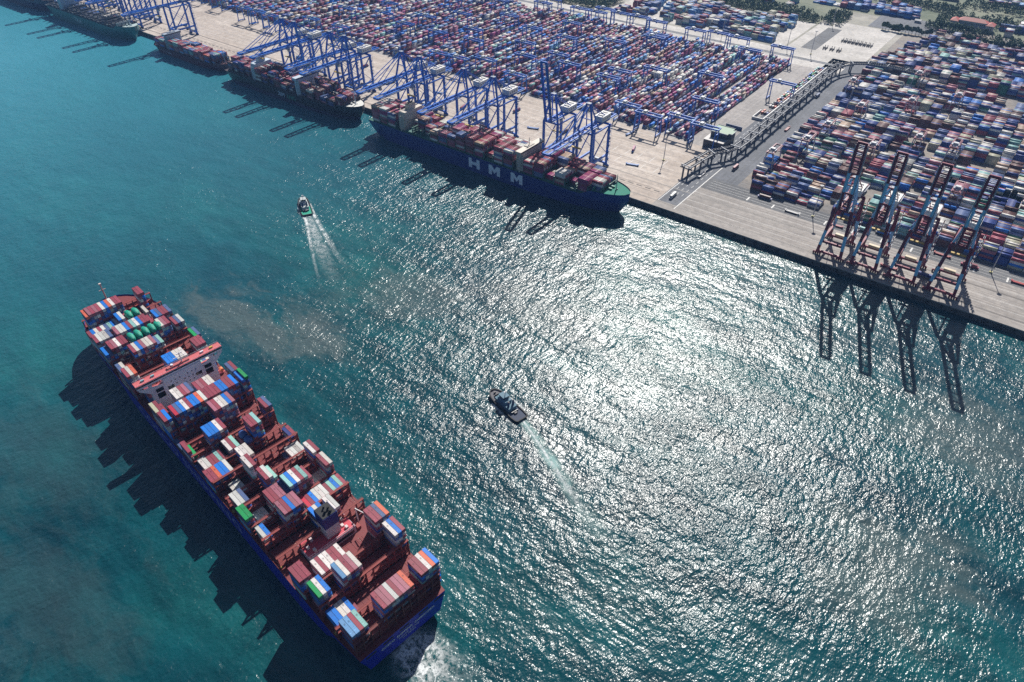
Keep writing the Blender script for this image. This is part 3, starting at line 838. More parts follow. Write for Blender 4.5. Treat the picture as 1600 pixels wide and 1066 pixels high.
# ---- docked ships
def docked_ship(name, label, x_stern, y_c, L, B, zd, zf, cols, deckcol, nb, seed, plan, palette, islands, bridge_k, fun_k, superc, group, wordmarks, want_tops=None, phrase='', dirn=1, bowgear=None, band=3.0):
    random.seed(seed)
    rt = empty(name, (x_stern, y_c, 0), 0)
    tag(rt, label, 'ship', 'ships moored along the quay')
    mh = attr_paint(name + '_hull_paint', 0.4, 0.3, 0.03, tuple(c * .4 for c in cols[0]))
    _, rw = build_hull(rt, L, B, zd, zf, (cols[0], cols[1], deckcol), (mh, M_DECKS), band=band, foredeck=bowgear, fine=2.6, bow0=.80)
    nrows = int((B - 1.0) / ROWW); pitch = (L * .93) / (nb + .6)
    kx = lambda k: L * .012 + pitch * (k + .5) + 4
    mx = Matrix.Translation((x_stern, y_c, 0))
    lo = Lower()
    zb = zd + 2.4
    hm = MB()
    def hf(x):
        for i in range(len(rw) - 1):
            if rw[i][-1][0] <= x <= rw[i + 1][-1][0]:
                f = (x - rw[i][-1][0]) / (rw[i + 1][-1][0] - rw[i][-1][0]); return rw[i][-1][1] * (1 - f) + rw[i + 1][-1][1] * f
        return 0
    for k in range(nb):
        if k in islands: continue
        x = kx(k); hw = min(B / 2 - 1.6, hf(x + 6) - 1.2)
        if hw < 4: continue
        hc = MB()
        for j in range(3): hc.box(x - 6.3, x + 6.3, -hw + 2 * hw * j / 3 + .15, -hw + 2 * hw * (j + 1) / 3 - .15, zd - .1, zb - .2, jitter(deckcol, .2))
        hc.build('hatch_cover', M_ATTR, rt)
        lashing_bridge(rt, x + pitch / 2, min(B / 2 - .9, hf(x + pitch / 2) - .5), zd, zd + 9, jitter(deckcol, .2), M_ATTR, 6)
        for (a, b_, n) in plan.get(k, ()):
            ra, rb = int(a * nrows), max(int(a * nrows) + 1, int(round(b_ * nrows)))
            ch = ''; last = random.choice(palette)
            for r_ in range(ra, rb):
                y = (nrows / 2 - r_ - .5) * ROWW
                if random.random() < .55: last = random.choice(palette)
                ch += last if abs(y) + 1.3 < hf(x + 6) else '.'
            put_tops(mx, [(k, ra, zb + 2.68 * n + 0.0, ch)], lo, lambda c, row, kk: f'{c} container, {ORD[nrows - row]} row from seaward side, {ORD[nb - kk]} bay from bow of {phrase}',
                     nrows, zb, 'containers on ' + phrase, palette, kx, want=want_tops is not None, limit=want_tops)
    if lo.C:
        o = boxes_mesh('container_tiers', lo.C, lo.S, lo.K, M_CONT)
        o.location = (x_stern, y_c, 0)
        tag(o, 'containers stacked on the ' + phrase, 'containers', kind='stuff')
    for kk, kind in ((bridge_k, 'b'), (fun_k, 'f')):
        if kk is None: continue
        x = kx(kk); ht = zd + (24 if kind == 'b' else 22)
        bm = MB()
        bm.box(x - 4.5, x + 4.5, -B * .40, B * .40, zd, ht - 3.2, superc)
        bm.box(x - (3 if kind == 'b' else 5), x + (4.9 if kind == 'b' else 5), -B * (.5 if kind == 'b' else .36), B * (.5 if kind == 'b' else .36), ht - 3.2, ht, superc)
        for sy in (-1, 1):
            bm.beam((x + 2, sy * B * .47, zd), (x + 2, sy * B * .47, ht - 3.2), .9, .9, superc)
        ab = bm.build('accommodation_block', M_SUPER, rt)
        wm_ = MB()
        if kind == 'b':
            wm_.box(x - 3.06, x + 4.96, -B * .495, B * .495, ht - 2.0, ht - .8)
        for z in np.arange(zd + 3, ht - 5, 3.0):
            for y in np.arange(-B * .36, B * .37, 3.4):
                if random.random() < .8: wm_.box(x - 4.55, x + 4.55, y - .4, y + .4, z, z + .9)
        for z in np.arange(zd + 3, ht - 5, 3.0):
            for xx in (-2.5, 0, 2.5): wm_.box(x + xx - .4, x + xx + .4, -B * .401, B * .401, z, z + .9)
        tag(wm_.build('window', M_GLASS, ab), kind='stuff')
        tp = MB()
        if kind == 'b':
            tp.tube((x, 0, ht), (x, 0, ht + 9), .5, .3, 8, superc); tp.beam((x, -4, ht + 6), (x, 4, ht + 6), .4, .4, superc)
            tp.box(x - 3, x + 3, -6, 6, ht, ht + .8, tuple(c * .7 for c in superc))
            tp.build('radar_mast', M_SUPER, ab)
        else:
            tp.box(x - 3.6, x + 3.2, -5.5, 5.5, ht, ht + 6, superc)
            fn = tp.build('funnel', M_SUPER, ab)
            tq = MB(); tq.box(x - 3.4, x + 3.0, -5.3, 5.3, ht + 6, ht + 6.5)
            for yy in (-3, 0, 3): tq.tube((x, yy, ht + 6.3), (x - .6, yy, ht + 8.4), .8, .8, 8)
            tq.build('exhaust_pipe', M_BLACK, fn)
    fg = MB()
    xb = L * .945
    for (dx, y, w, l, h) in ((-2, 3, 2, 4, 1.8), (-2, -3, 2, 4, 1.8), (4, 1.5, 1, 1, 1.2), (4, -1.5, 1, 1, 1.2), (-8, 5, 1.4, 2.6, 1.6), (-8, -5, 1.4, 2.6, 1.6), (-6, 0, 3, 2.5, 2.2)):
        fg.box(xb + dx - l / 2, xb + dx + l / 2, y - w / 2, y + w / 2, zf - 1.1, zf - 1.1 + h, bowgear or deckcol)
    fg.build('anchor_winch', M_ATTR, rt)
    fg = MB()
    xw = L * .908; hw = hf(xw) - .6
    fg.box(xw - .3, xw + .3, -hw, hw, zf - 1.2, zf + 4.2, bowgear or deckcol)
    fg.build('breakwater', M_ATTR, rt)
    fg = MB()
    fg.tube((L * .955, 0, zf - 1.1), (L * .955, 0, zf + 17), .7, .4, 8, superc); fg.beam((L * .955, -2.5, zf + 12), (L * .955, 2.5, zf + 12), .35, .35, superc)
    fg.build('foremast', M_SUPER, rt)
    for (wd, size, xx, zz, colr, sp, bold, xs) in wordmarks:
        text_part(wd, size, paint('lettering_' + wd.lower(), colr, .6, .15), rt, (xx, -B / 2 - .12, zz), (math.radians(90), 0, 0), 'hull_lettering', sp, bold, xs)
    return rt

HMMP = 'RRRRMMWWtKbP'
plan_h = {0: [(0, .3, 5), (.35, 1, 7)], 1: [(.0, .35, 5), (.45, .98, 7)], 2: [(.1, .45, 4), (.62, .98, 6)], 4: [(.1, .35, 5), (.4, .6, 3)], 5: [(.05, .3, 4), (.5, .75, 6)],
          6: [(.1, .5, 3), (.6, .8, 4)], 7: [(.0, .4, 3), (.62, .78, 3), (.82, 1, 4)], 8: [(.0, .6, 4), (.7, .98, 5)], 9: [(.0, .3, 4), (.4, .75, 7), (.78, 1, 5)], 10: [(.0, .6, 6), (.62, 1, 7)],
          11: [(.1, .5, 6), (.55, 1, 7)], 12: [(.0, .35, 6), (.45, .98, 6)], 13: [(.0, .5, 5), (.6, .9, 2)], 14: [(.0, .3, 5), (.4, 1, 7)], 15: [(.1, .62, 6), (.65, 1, 7)],
          17: [(.0, .6, 5), (.68, 1, 5)], 18: [(.0, .45, 7), (.55, 1, 6)], 19: [(.05, .4, 6), (.6, .95, 2)], 20: [(.0, .35, 5), (.45, .7, 4), (.72, 1, 5)], 21: [(.1, .45, 5), (.6, .8, 2)], 22: [(.0, .4, 5), (.5, .95, 5)],
          23: [(.1, .35, 4), (.45, .85, 5)]}
hmm = docked_ship('container_ship', 'navy blue hulled container ship moored with its bow nearest the conveyor', -676, 600, 371, 44, 19, 25.5, ((0.006, 0.028, 0.20), (0.03, 0.004, 0.02)), (0.02, 0.12, 0.095), 24, 5,
            plan_h, HMMP, (3, 16), 16, 3, (0.60, 0.54, 0.46), '', [],
            want_tops=330, phrase='navy moored ship', bowgear=(0.015, 0.21, 0.145))
LETB = paint('pale_blue_lettering', (0.80, 0.88, 0.95), .6, .05)
for ch, xx in (('H', 177), ('M', 207), ('M', 239)): block_letter(ch, 16.5, 11.5, 4.6, LETB, hmm, (xx, -22.15, 10.6))
plan_z = {k: [(a, a + random.choice((.25, .4)), random.choice((3, 4, 5, 6))) for a in (0, .35, .68)] for k in range(18)}
docked_ship('container_ship', 'black hulled container ship with a white forecastle moored in the middle of the quay', -988, 602, 277, 40, 15, 21, ((0.006, 0.008, 0.016), (0.025, 0.022, 0.075)), (0.05, 0.03, 0.035), 18, 9,
            plan_z, 'RKKRRKPWbN', (4, 11), 11, 4, (0.52, 0.60, 0.68), '', [('ZIM', 7.5, 132, 9.0, (0.55, 0.66, 0.8), 1, .12, 1.2), ('LNG', 7.5, 154, 9.0, (0.02, 0.33, 0.22), 1, .06, 1.2)],
            phrase='black moored ship', bowgear=(0.70, 0.70, 0.66), band=4.5)
plan_r = {k: [(0, .45, random.choice((3, 4, 4, 5))), (.5, 1, random.choice((4, 4, 5)))] for k in range(12)}
docked_ship('container_ship', 'small dark red container ship moored behind the black one', -1198, 607, 186, 29, 9, 13, ((0.10, 0.014, 0.030), (0.07, 0.012, 0.03)), (0.10, 0.04, 0.05), 12, 3,
            plan_r, 'RRPPORlbBT', (2,), 2, None, (0.35, 0.40, 0.47), '', [('TS Lines', 5.0, 42, 4.6, (0.5, 0.46, 0.5), 1, .05, 1.0)], phrase='small red moored ship')
plan_i = {k: [(0, .3, random.choice((1, 2))), (.3, .6, random.choice((0, 1, 2)) + .01)] if k % 4 == 0 else [(.3, .5, 1)] if k % 3 == 0 else [] for k in range(17)}
docked_ship('container_ship', 'dark green hulled container ship with tall white lettering', -1540, 603, 276, 40, 19, 24, ((0.006, 0.135, 0.145), (0.05, 0.02, 0.05)), (0.06, 0.07, 0.09), 17, 4,
            plan_i, 'BlWbRb', (3,), 3, None, (0.50, 0.60, 0.70), '', [('ITALIA', 10.0, 118, 11.5, (0.62, 0.72, 0.76), 1.1, .05, .8)], phrase='green moored ship', bowgear=(.4, .5, .5), band=2.0)
docked_ship('container_ship', 'dark hulled ship mostly out of frame beyond the green one', -1830, 603, 280, 40, 17, 22, ((0.012, 0.020, 0.075), (0.02, 0.02, 0.06)), (0.06, 0.05, 0.07), 17, 8,
            {k: [(0, .9, 4)] for k in range(15)}, 'RKNbW', (3,), 3, None, (0.5, 0.5, 0.55), '', [], phrase='far dark moored ship')

# ------------------------------------------------------------------ quay cranes
def sts_crane(kind, raised, mat, seed):
    random.seed(seed)
    rt = empty('quay_crane')
    red = kind == 'red'
    if red:
        A, Bc = (0.22, 0.014, 0.040), (0.30, 0.66, 0.95)
    else:
        A = Bc = (0.008, 0.135, 0.58)
    lt = tuple(min(1, c * 1.5 + .02) for c in A)
    hw = 11.0 if red else 9.5; G = 36.0; zt = 51.0
    tophw = 7.5 if red else 9.5
    def P(*a): return a
    for (sx, y) in ((-1, 0), (1, 0), (-1, G), (1, G)):
        b = MB()
        w = 2.6 if red else 2.3
        pts = [(2.5, A), (11, A), (27, Bc), (43, A), (zt, A)] if red else [(2.5, A), (zt, A)]
        for i in range(len(pts) - 1):
            z0, z1 = pts[i][0], pts[i + 1][0]
            f0, f1 = (z0 - 2.5) / (zt - 2.5), (z1 - 2.5) / (zt - 2.5)
            x0, x1 = sx * (hw + (tophw - hw) * f0), sx * (hw + (tophw - hw) * f1)
            b.beam((x0, y, z0), (x1, y, z1), w, w, pts[i + 1][1] if red else A)
        b.build('leg', mat, rt)
    for y in (0, G):
        b = MB(); b.box(-hw - 1, hw + 1, y - .9, y + .9, 3.0, 5.0, A)
        sb = b.build('sill_beam', mat, rt)
        for sx in (-1, 1):
            w_ = MB()
            for e in range(4):
                xx = sx * hw + (e - 1.5) * 2.0
                w_.box(xx - .8, xx + .8, y - .7, y + .7, .9, 2.2, tuple(c * .7 for c in A))
                w_.tube((xx, y - .5, .62), (xx, y + .5, .62), .6, .6, 8, (.03, .03, .03))
            w_.box(sx * hw - 3.6, sx * hw + 3.6, y - .55, y + .55, 2.2, 3.0, A)
            w_.build('wheel_bogie', M_ATTR, sb)
    b = MB()
    zp = 15.0
    for sx in (-1, 1):
        f = (zp - 2.5) / (zt - 2.5); x = sx * (hw + (tophw - hw) * f)
        b.beam((x, 0, zp), (x, G, zp), 1.7, 2.3, A)
        b.beam((x, 0, zp + 1), (sx * tophw, G, zt - 2), 1.0, 1.0, A)
        b.beam((sx * tophw, 0, zt - 2), (x, G, zp + 1), .45, .45, A)
        b.beam((sx * tophw, 0, zt - 1), (sx * tophw, G, zt - 1), 1.2, 1.6, A)
    b.build('side_frame', mat, rt)
    for y, z in ((0, zt), (G, zt), (0, 15.0)):
        if z < 20 and not red: pass
        b = MB(); ww = tophw if z > 20 else hw - .9
        b.box(-ww - .9, ww + .9, y - .9, y + .9, z - 1.0, z + 1.1, A); b.build('cross_beam', mat, rt)
    # girder over the quay and backreach
    yb, yh = (60.0, -5.0)
    b = MB(); zg = zt + 2.2
    for sx in (-1, 1):
        b.box(sx * 3.4 - .7, sx * 3.4 + .7, yh, yb, zg - 1.1, zg + 1.1, A)
        b.box(sx * 4.9 - .5, sx * 4.9 + .5, yh, yb, zg - .3, zg - .1, (.28, .33, .4))
        b.box(sx * 5.4 - .04, sx * 5.4 + .04, yh, yb, zg + .9, zg + 1.0, lt)
    for y in np.arange(yh + 1, yb + .1, 8): b.box(-3, 3, y - .4, y + .4, zg - .8, zg + .5, A)
    gd = b.build('girder', mat, rt)
    # boom
    b = MB(); bl = 70.0
    ang = math.radians(80) if raised else 0.0
    def bp(s, dz): return (s * math.cos(ang) + dz * math.sin(ang), s * math.sin(ang) - dz * math.cos(ang))
    def bpt(x, s, dz):                                  # s outwards along the boom, dz above its axis
        return (x, yh - (s * math.cos(ang) - dz * math.sin(ang)), zg + s * math.sin(ang) + dz * math.cos(ang))
    nseg = 7 if red else 1
    for sx in (-1, 1):
        for i in range(nseg):
            s0, s1 = bl * i / nseg, bl * (i + 1) / nseg
            c = (A if i in (0, 1, 4, 5, 6) else Bc) if red else A
            b.beam(bpt(sx * 3.4, s0, 0), bpt(sx * 3.4, s1, 0), 1.9, 2.6, c)
        b.beam(bpt(sx * 4.9, 0, .2), bpt(sx * 4.9, bl - 3, .2), .9, .15, (.36, .42, .5))
        b.beam(bpt(sx * 5.4, 0, 1.2), bpt(sx * 5.4, bl - 3, 1.2), .1, .1, (.5, .55, .6))
    for s in np.arange(2, bl + .1, 8.5): b.beam(bpt(-3.2, s, 0), bpt(3.2, s, 0), .7, 1.0, A)
    b.beam(bpt(-4.2, bl, 0), bpt(4.2, bl, 0), 1.6, 2.2, A)
    if not red or raised:
        for s in np.arange(3, bl - 4, 8.5): b.beam(bpt(-3.2, s, 0), bpt(3.2, s + 8.5, 0), .28, .28, A)
    for s in np.arange(bl - 12, bl, 1.6): b.beam(bpt(-4.6, s, .9), bpt(4.6, s, .9), .5, .1, (.6, .62, .64))
    bo = b.build('boom', mat, rt)
    # A frame
    b = MB(); za = 82.0; ya = 4.0
    for sx in (-1, 1):
        b.beam((sx * tophw, 0, zt), (sx * 2.4, ya, za), 1.7, 1.7, Bc if red else A)
        b.beam((sx * (tophw - 1.5), G * .42, zt + 1), (sx * 2.4, ya, za), 1.2, 1.2, Bc if red else A)
    b.box(-3.4, 3.4, ya - 1.2, ya + 1.2, za - .7, za + .9, A); b.box(-2.6, 2.6, ya - 2.2, ya + 2.2, za + .9, za + 1.1, (.3, .33, .38))
    b.beam((-tophw * .62, 2.2, 66), (tophw * .62, 2.2, 66), .8, .8, A)
    for sx in (-1, 1): b.beam((sx * 2.4, ya + 2, za + .9), (sx * 2.4, ya + 2, za + 4), .3, .3, A)
    b.build('apex_frame', mat, rt)
    for sx in (-1, 1):
        b = MB(); b.beam((sx * 2.6, ya, za), (sx * 3.4, G + 8, zg + 1), .75, .75, A); b.build('backstay', mat, rt)
        b = MB()
        if raised:
            b.beam((sx * 2.6, ya, za), bpt(sx * 3.4, 30, 1.2), .45, .45, A); b.beam(bpt(sx * 3.4, 30, 1.5), bpt(sx * 3.4, 60, 1.5), .4, .4, A)
        else:
            b.beam((sx * 2.6, ya, za), bpt(sx * 3.4, 33, 1.1), .65, .65, A); b.beam((sx * 2.6, ya, za), bpt(sx * 3.4, 62, 1.1), .65, .65, A)
        b.build('forestay', mat, rt)
    # machinery house
    b = MB(); HC = (.70, .70, .66)
    b.box(-5.2, 5.2, G - 9, G + 9, zg + 1.3, zg + 7.2, HC)
    mh = b.build('machinery_house', M_ATTR, rt)
    b = MB(); b.box(-5.5, 5.5, G - 9.3, G + 9.3, zg + 7.2, zg + 7.5, (.74, .73, .70))
    for y in (-5, 0, 5): b.box(-3, 3, G + y - .9, G + y + .9, zg + 7.5, zg + 8.3, (.55, .54, .52))
    for y in (-9.2, 9.2): b.box(-5.4, 5.4, G + y - .05, G + y + .05, zg + 8.3, zg + 8.5, (.4, .42, .45))
    b.build('house_roof', M_ATTR, mh)
    b = MB()
    for y in (-6, -2, 2, 6):
        b.box(-5.26, 5.26, G + y - .7, G + y + .7, zg + 3, zg + 4.6)
    b.build('louvre', M_GLASS, mh)
    # trolley, cab, spreader
    yt = -30 - random.uniform(-18, 14) if not raised else 14.0
    b = MB(); b.box(-4.2, 4.2, yt - 3, yt + 3, zg - 2.6, zg - 1.2, (.3, .33, .38)); b.box(3.2, 6.0, yt - 1.5, yt + 1.5, zg - 5.2, zg - 2.6, (.62, .63, .64))
    for sx in (-2, 2):
        for sy in (-1.2, 1.2): b.beam((sx, yt + sy, zg - 2.6), (sx, yt + sy, 40 if not raised else 36), .08, .08, (.1, .1, .1))
    b.box(-6.1, 6.1, yt - 1.2, yt + 1.2, 39 if not raised else 35, 40 if not raised else 36, (.5, .33, .05))
    b.build('trolley', M_ATTR, rt)
    # stair tower and cable reel
    b = MB(); xs = hw + 1.6
    for i in range(11):
        z0 = 5 + i * 4.2
        b.beam((xs - .3, G - 2 + (i % 2) * 4, z0), (xs - .3, G + 2 - (i % 2) * 4, z0 + 4.2), .7, .15, lt)
        b.box(xs - 1, xs + .5, G - 2.8, G + 2.8, z0 - .05, z0 + .05, (.33, .36, .4))
    for y in (-2.8, 2.8): b.beam((xs, G + y, 3), (xs, G + y, 51), .18, .18, A)
    b.build('stair_tower', mat, rt)
    b = MB(); b.tube((-hw - 1.4, G - 4, 7), (-hw - .6, G - 4, 7), 2.4, 2.4, 14, (.04, .04, .045)); b.tube((-hw - 1.5, G - 4, 7), (-hw - .5, G - 4, 7), .8, .8, 10, A)
    b.build('cable_reel', M_ATTR, rt)
    b = MB(); b.box(-6, 4, G - 1.6, G + 1.6, 5.0, 7.4, (.60, .50, .34) if red else (.4, .43, .47)); b.build('electrical_house', M_ATTR, rt)
    return rt

M_REDCR = attr_paint('crane_banded_paint', 0.42, 0.25, 0.1)
M_BLUECR = attr_paint('crane_blue_paint', 0.42, 0.22, 0.08, (0.01, 0.05, 0.2))
CY = 638.0
protoA = sts_crane('blue', False, M_BLUECR, 1)
protoA2 = sts_crane('blue', False, M_BLUECR, 2)
protoB = sts_crane('blue', True, M_BLUECR, 3)
low_x = [-388, -520, -566, -638, -669, -775, -805, -879, -906, -1207, -1318, -1352, -1440, -1476, -1560]
names = ['ahead of the boom-raised crane at the navy ship', 'second behind the boom-raised crane at the navy ship', 'third behind the boom-raised crane at the navy ship',
         'above the stern half of the navy ship', 'nearest the stern of the navy ship', 'nearest the white forecastle of the black ship', 'second from the bow of the black ship',
         'third from the bow of the black ship', 'nearest the stern of the black ship', 'alone on bare apron behind the small red ship', 'nearest the bow of the green ship',
         'second from the bow of the green ship', 'third from the bow of the green ship', 'fourth from the bow of the green ship', 'fifth from the bow of the green ship']
for i, x in enumerate(low_x):
    o = (protoA if i == 0 else protoA2) if i < 2 else copy_tree(protoA if i % 2 else protoA2)
    o.location = (x, CY, QZ)
    tag(o, 'blue quay crane with lowered boom, ' + names[i], 'crane', 'blue quay cranes')
protoB.location = (-434, CY, QZ)
tag(protoB, 'blue quay crane with its boom raised upright', 'crane', 'blue quay cranes')
protoR = sts_crane('red', True, M_REDCR, 4)
for i, x in enumerate((-106.5, -74.5, -41, -7)):
    o = protoR if i == 0 else copy_tree(protoR)
    o.location = (x, CY, QZ)
    tag(o, f'dark red and pale blue banded quay crane, boom raised, {ORD[i + 1]} from the conveyor', 'crane', 'red banded quay cranes')

# ------------------------------------------------------------------ yard gantries
def yard_gantry(span, depth, hgt, A, leg2, mat, along_x=True):
    rt = empty('yard_gantry')
    hs = span / 2
    def S(x, y, z): return (x, y, z) if along_x else (y, x, z)
    def bx(b, x0, x1, y0, y1, z0, z1, c):
        if along_x: b.box(x0, x1, y0, y1, z0, z1, c)
        else: b.box(y0, y1, x0, x1, z0, z1, c)
    for sx in (-1, 1):
        for sy in (-1, 1):
            b = MB(); b.beam(S(sx * hs, sy * depth / 2, 1.8), S(sx * hs, sy * depth * .36, hgt), 1.1, 1.1, leg2 or A); b.build('leg', mat, rt)
        b = MB(); bx(b, sx * hs - .6, sx * hs + .6, -depth / 2 - 1, depth / 2 + 1, 1.2, 2.4, A)
        for sy in (-1, 1):
            for e in (-1, 1): b.tube(S(sx * hs - .35, sy * depth / 2 + e, .6), S(sx * hs + .35, sy * depth / 2 + e, .6), .6, .6, 8, (.03, .03, .03))
        b.build('sill_beam', mat, rt)
        b = MB(); bx(b, sx * hs - .5, sx * hs + .5, -depth * .4, depth * .4, hgt * .72, hgt * .72 + .9, A); b.build('leg_tie', mat, rt)
    for sy in (-1, 1):
        b = MB(); bx(b, -hs - 2.5, hs + 2.5, sy * depth * .3 - .6, sy * depth * .3 + .6, hgt, hgt + 1.9, A)
        bx(b, -hs - 2.5, hs + 2.5, sy * depth * .3 + sy * 1.0 - .35, sy * depth * .3 + sy * 1.0 + .35, hgt + .9, hgt + 1.05, tuple(min(1, c * 1.6 + .05) for c in A))
        b.build('girder', mat, rt)
    b = MB()
    for sx in (-1, 1): bx(b, sx * (hs + 2) - .5, sx * (hs + 2) + .5, -depth * .3, depth * .3, hgt + .2, hgt + 1.6, A)
    b.build('end_tie', mat, rt)
    b = MB(); bx(b, -3, 3, -depth * .3 - .8, depth * .3 + .8, hgt + 1.9, hgt + 2.6, (.3, .33, .38)); bx(b, -2, 2, -2.5, 2.5, hgt + 2.6, hgt + 4.4, (.55, .57, .6)); bx(b, 3.0, 5.2, -1.2, 1.2, hgt - 2.4, hgt, (.5, .55, .6))
    tr = b.build('trolley', M_ATTR, rt)
    tr.location = (random.uniform(-hs * .6, hs * .6), 0, 0) if along_x else (0, random.uniform(-hs * .6, hs * .6), 0)
    return rt

GB = (0.010, 0.145, 0.56)
front_g = [(-431, 798), (-399, 786), (-366, 803), (-331, 795), (-662, 821), (-597, 797), (-1201, 770), (-1163, 772), (-1112, 770), (-955, 800), (-1040, 800), (-760, 800), (-720, 802), (-1300, 790), (-1380, 795)]
mid_g = [(-365, 872), (-466, 938), (-399, 964), (-488, 869), (-499, 900), (-694, 919), (-726, 987), (-627, 981), (-778, 923), (-823, 877), (-885, 877), (-525, 1067), (-294, 994), (-560, 880), (-600, 905), (-640, 870), (-740, 880), (-910, 930), (-960, 900), (-1010, 950), (-1060, 880), (-570, 1010), (-800, 1020), (-870, 980), (-940, 1040), (-680, 1050)]
back_g = [(-335, 1140), (-434, 1145), (-475, 1148), (-501, 1140), (-565, 1143), (-614, 1150), (-533, 1079), (-728, 1129), (-690, 1155), (-664, 1130), (-628, 1148), (-848, 1087), (-770, 1120), (-800, 1150), (-890, 1140), (-930, 1110), (-980, 1130), (-400, 1100)]
BP, BX0 = 36.5, -335.0
def snap(x): return BX0 - 15.25 - round((BX0 - 15.25 - x) / BP) * BP if x < -320 else x
gp0 = None
for lst, ph in ((front_g, 'front line of the dense rows'), (mid_g, 'middle of the dense rows'), (back_g, 'back line along the pale road')):
    used = set()
    lst2 = sorted(lst, key=lambda p: -p[0])
    for i, (x, y) in enumerate(lst2):
        if gp0 is None: o = gp0 = yard_gantry(31.5, 13, 24, GB, None, M_BLUECR)
        else: o = copy_tree(gp0)
        sx = snap(x)
        while (sx, round(y / 16)) in used: y += 17
        used.add((sx, round(y / 16)))
        o.location = (sx, y, QZ)
        tag(o, f'blue yard gantry, {ORD[i + 1]} from the conveyor in the {ph}', 'gantry', 'blue yard gantries')
RB0, RBP = 724.0, 28.6
red_g = [(-225, 795), (-205, 838), (-200, 895), (-222, 1090), (-186, 977), (-138, 867), (-101, 942), (-62, 925), (-36, 821), (-156, 1150), (-138, 1047), (-93, 1110), (40, 980), (30, 880)]
rg0 = None
for i, (x, y) in enumerate(red_g):
    if rg0 is None: o = rg0 = yard_gantry(24.0, 11, 21, (0.17, 0.022, 0.045), (0.36, 0.36, 0.42), M_REDCR, along_x=False)
    else: o = copy_tree(rg0)
    o.location = (x, RB0 + 9.5 + round((y - RB0 - 9.5) / RBP) * RBP, QZ)
order = sorted([o for o in bpy.data.objects if o.name.startswith('yard_gantry') and 'label' not in o], key=lambda o: (o.location.y, o.location.x))
for i, o in enumerate(order):
    tag(o, f'dark red tyred gantry straddling the low stacks, {ORD[i + 1]} counted inland from the quay', 'gantry', 'red yard gantries')

# ------------------------------------------------------------------ containers in the yards
random.seed(21)
CY_ = dict(CC, R=(0.20, 0.040, 0.075), P=(0.33, 0.125, 0.19), K=(0.11, 0.035, 0.05), M=(0.26, 0.03, 0.14))
PAL_L = [CY_[c] for c in 'RRRRRPPPPMMMWWWWWttbbbbNNNNBBlKKgT']
PAL_R = [CC[c] for c in 'RRRPKKKKWWWgNNNNNbbbbBTDtc']
def smooth_noise(nx, ny, step):
    a = rng.random((nx // step + 3, ny // step + 3))
    xi = np.linspace(0, nx / step, nx); yi = np.linspace(0, ny / step, ny)
    x0, y0 = xi.astype(int), yi.astype(int); fx, fy = (xi - x0)[:, None], (yi - y0)[None]
    return (a[np.ix_(x0, y0)] * (1 - fx) * (1 - fy) + a[np.ix_(x0 + 1, y0)] * fx * (1 - fy) + a[np.ix_(x0, y0 + 1)] * (1 - fx) * fy + a[np.ix_(x0 + 1, y0 + 1)] * fx * fy)

C, S_, K = [], [], []
def in_view(x, y):
    v = Vector((x, y, 12 - CAM_H))
    d = v.dot(fwd)
    rt_ = Vector((math.cos(YAW), math.sin(YAW), 0)); up_ = rt_.cross(fwd)
    px, py = v.dot(rt_) / d * 1100 + 800, 533 - v.dot(up_) / d * 1100
    return -120 < px < 1720 and -90 < py < 1200
for blk in range(48):                                    # dense rows, boxes end-on to the quay
    xb = BX0 - 1.4 - blk * BP
    nrow, nbay = 10, 28
    hmap = np.repeat(rng.random((nrow, nbay // 6 + 1)), 6, axis=1)[:, :nbay] * .70 + smooth_noise(nrow, nbay, 7) * .28 + rng.random((nrow, nbay)) * 0.14
    tint = rng.random()
    for i in range(nrow):
        x = xb - i * 2.92
        for j in range(nbay):
            y = 806 + j * 12.55
            if not in_view(x, y): continue
            edge = min(j, nbay - 1 - j)
            hn = hmap[i, j] * (5.6 if tint > .25 else 4.6) - (0.9 if edge < 1 else 0)
            if -478 < x < -425 and 950 < y < 1005: hn += 1.4
            n = int(max(0, min(5, round(hn))))
            twenty = rng.random() < .10
            for t in range(n):
                col = PAL_L[rng.integers(len(PAL_L))] if rng.random() > .45 else PAL_L[(i * 7 + (j // 3) * 13 + blk * 5) % len(PAL_L)]
                if -478 < x < -425 and 950 < y < 1005 and rng.random() < .7: col = CC['W']
                cc = np.array(col) * (0.75 + .5 * rng.random())
                if twenty:
                    for dy in (-3.08, 3.08):
                        C.append((x, y + dy, QZ + .1 + t * 2.62 + 1.29)); S_.append((2.44, 6.03, 2.58)); K.append(np.array(PAL_L[rng.integers(len(PAL_L))]) * (0.75 + .5 * rng.random()))
                else:
                    C.append((x, y, QZ + .1 + t * 2.62 + 1.29)); S_.append((2.44, 12.19, 2.58)); K.append(cc)
o = boxes_mesh('yard_containers', C, S_, K, M_CONTF)
tag(o, 'thousands of mixed containers in dense rows behind the blue cranes', 'containers', kind='stuff')

C, S_, K = [], [], []
def row_block(x0, x1, y0, nrow, dens, hmax, pal, gapx=12.75, whiteness=0.0, n20=.15):
    nb_ = int((x1 - x0) / gapx)
    base = smooth_noise(nb_, 4, 3)[:, 0]
    for j in range(nb_):
        if rng.random() > dens: continue
        bay_h = 0.6 + base[j] * hmax * .6 + rng.random() * hmax * .5
        bay_c = np.array(pal[rng.integers(len(pal))])
        keep = rng.random() < .6
        x = x0 + (j + .5) * gapx
        for i in range(nrow):
            y = y0 + 1.4 + i * 2.66
            if not in_view(x, y): continue
            n = int(max(0, min(hmax, round(bay_h + rng.normal() * .32))))
            for t in range(n):
                col = bay_c if keep and rng.random() < .75 else np.array(pal[rng.integers(len(pal))])
                if rng.random() < whiteness: col = np.array(CC['W'])
                C.append((x, y, QZ + .1 + t * 2.62 + 1.29)); S_.append((12.19, 2.44, 2.58)); K.append(col * (0.78 + .44 * rng.random()))
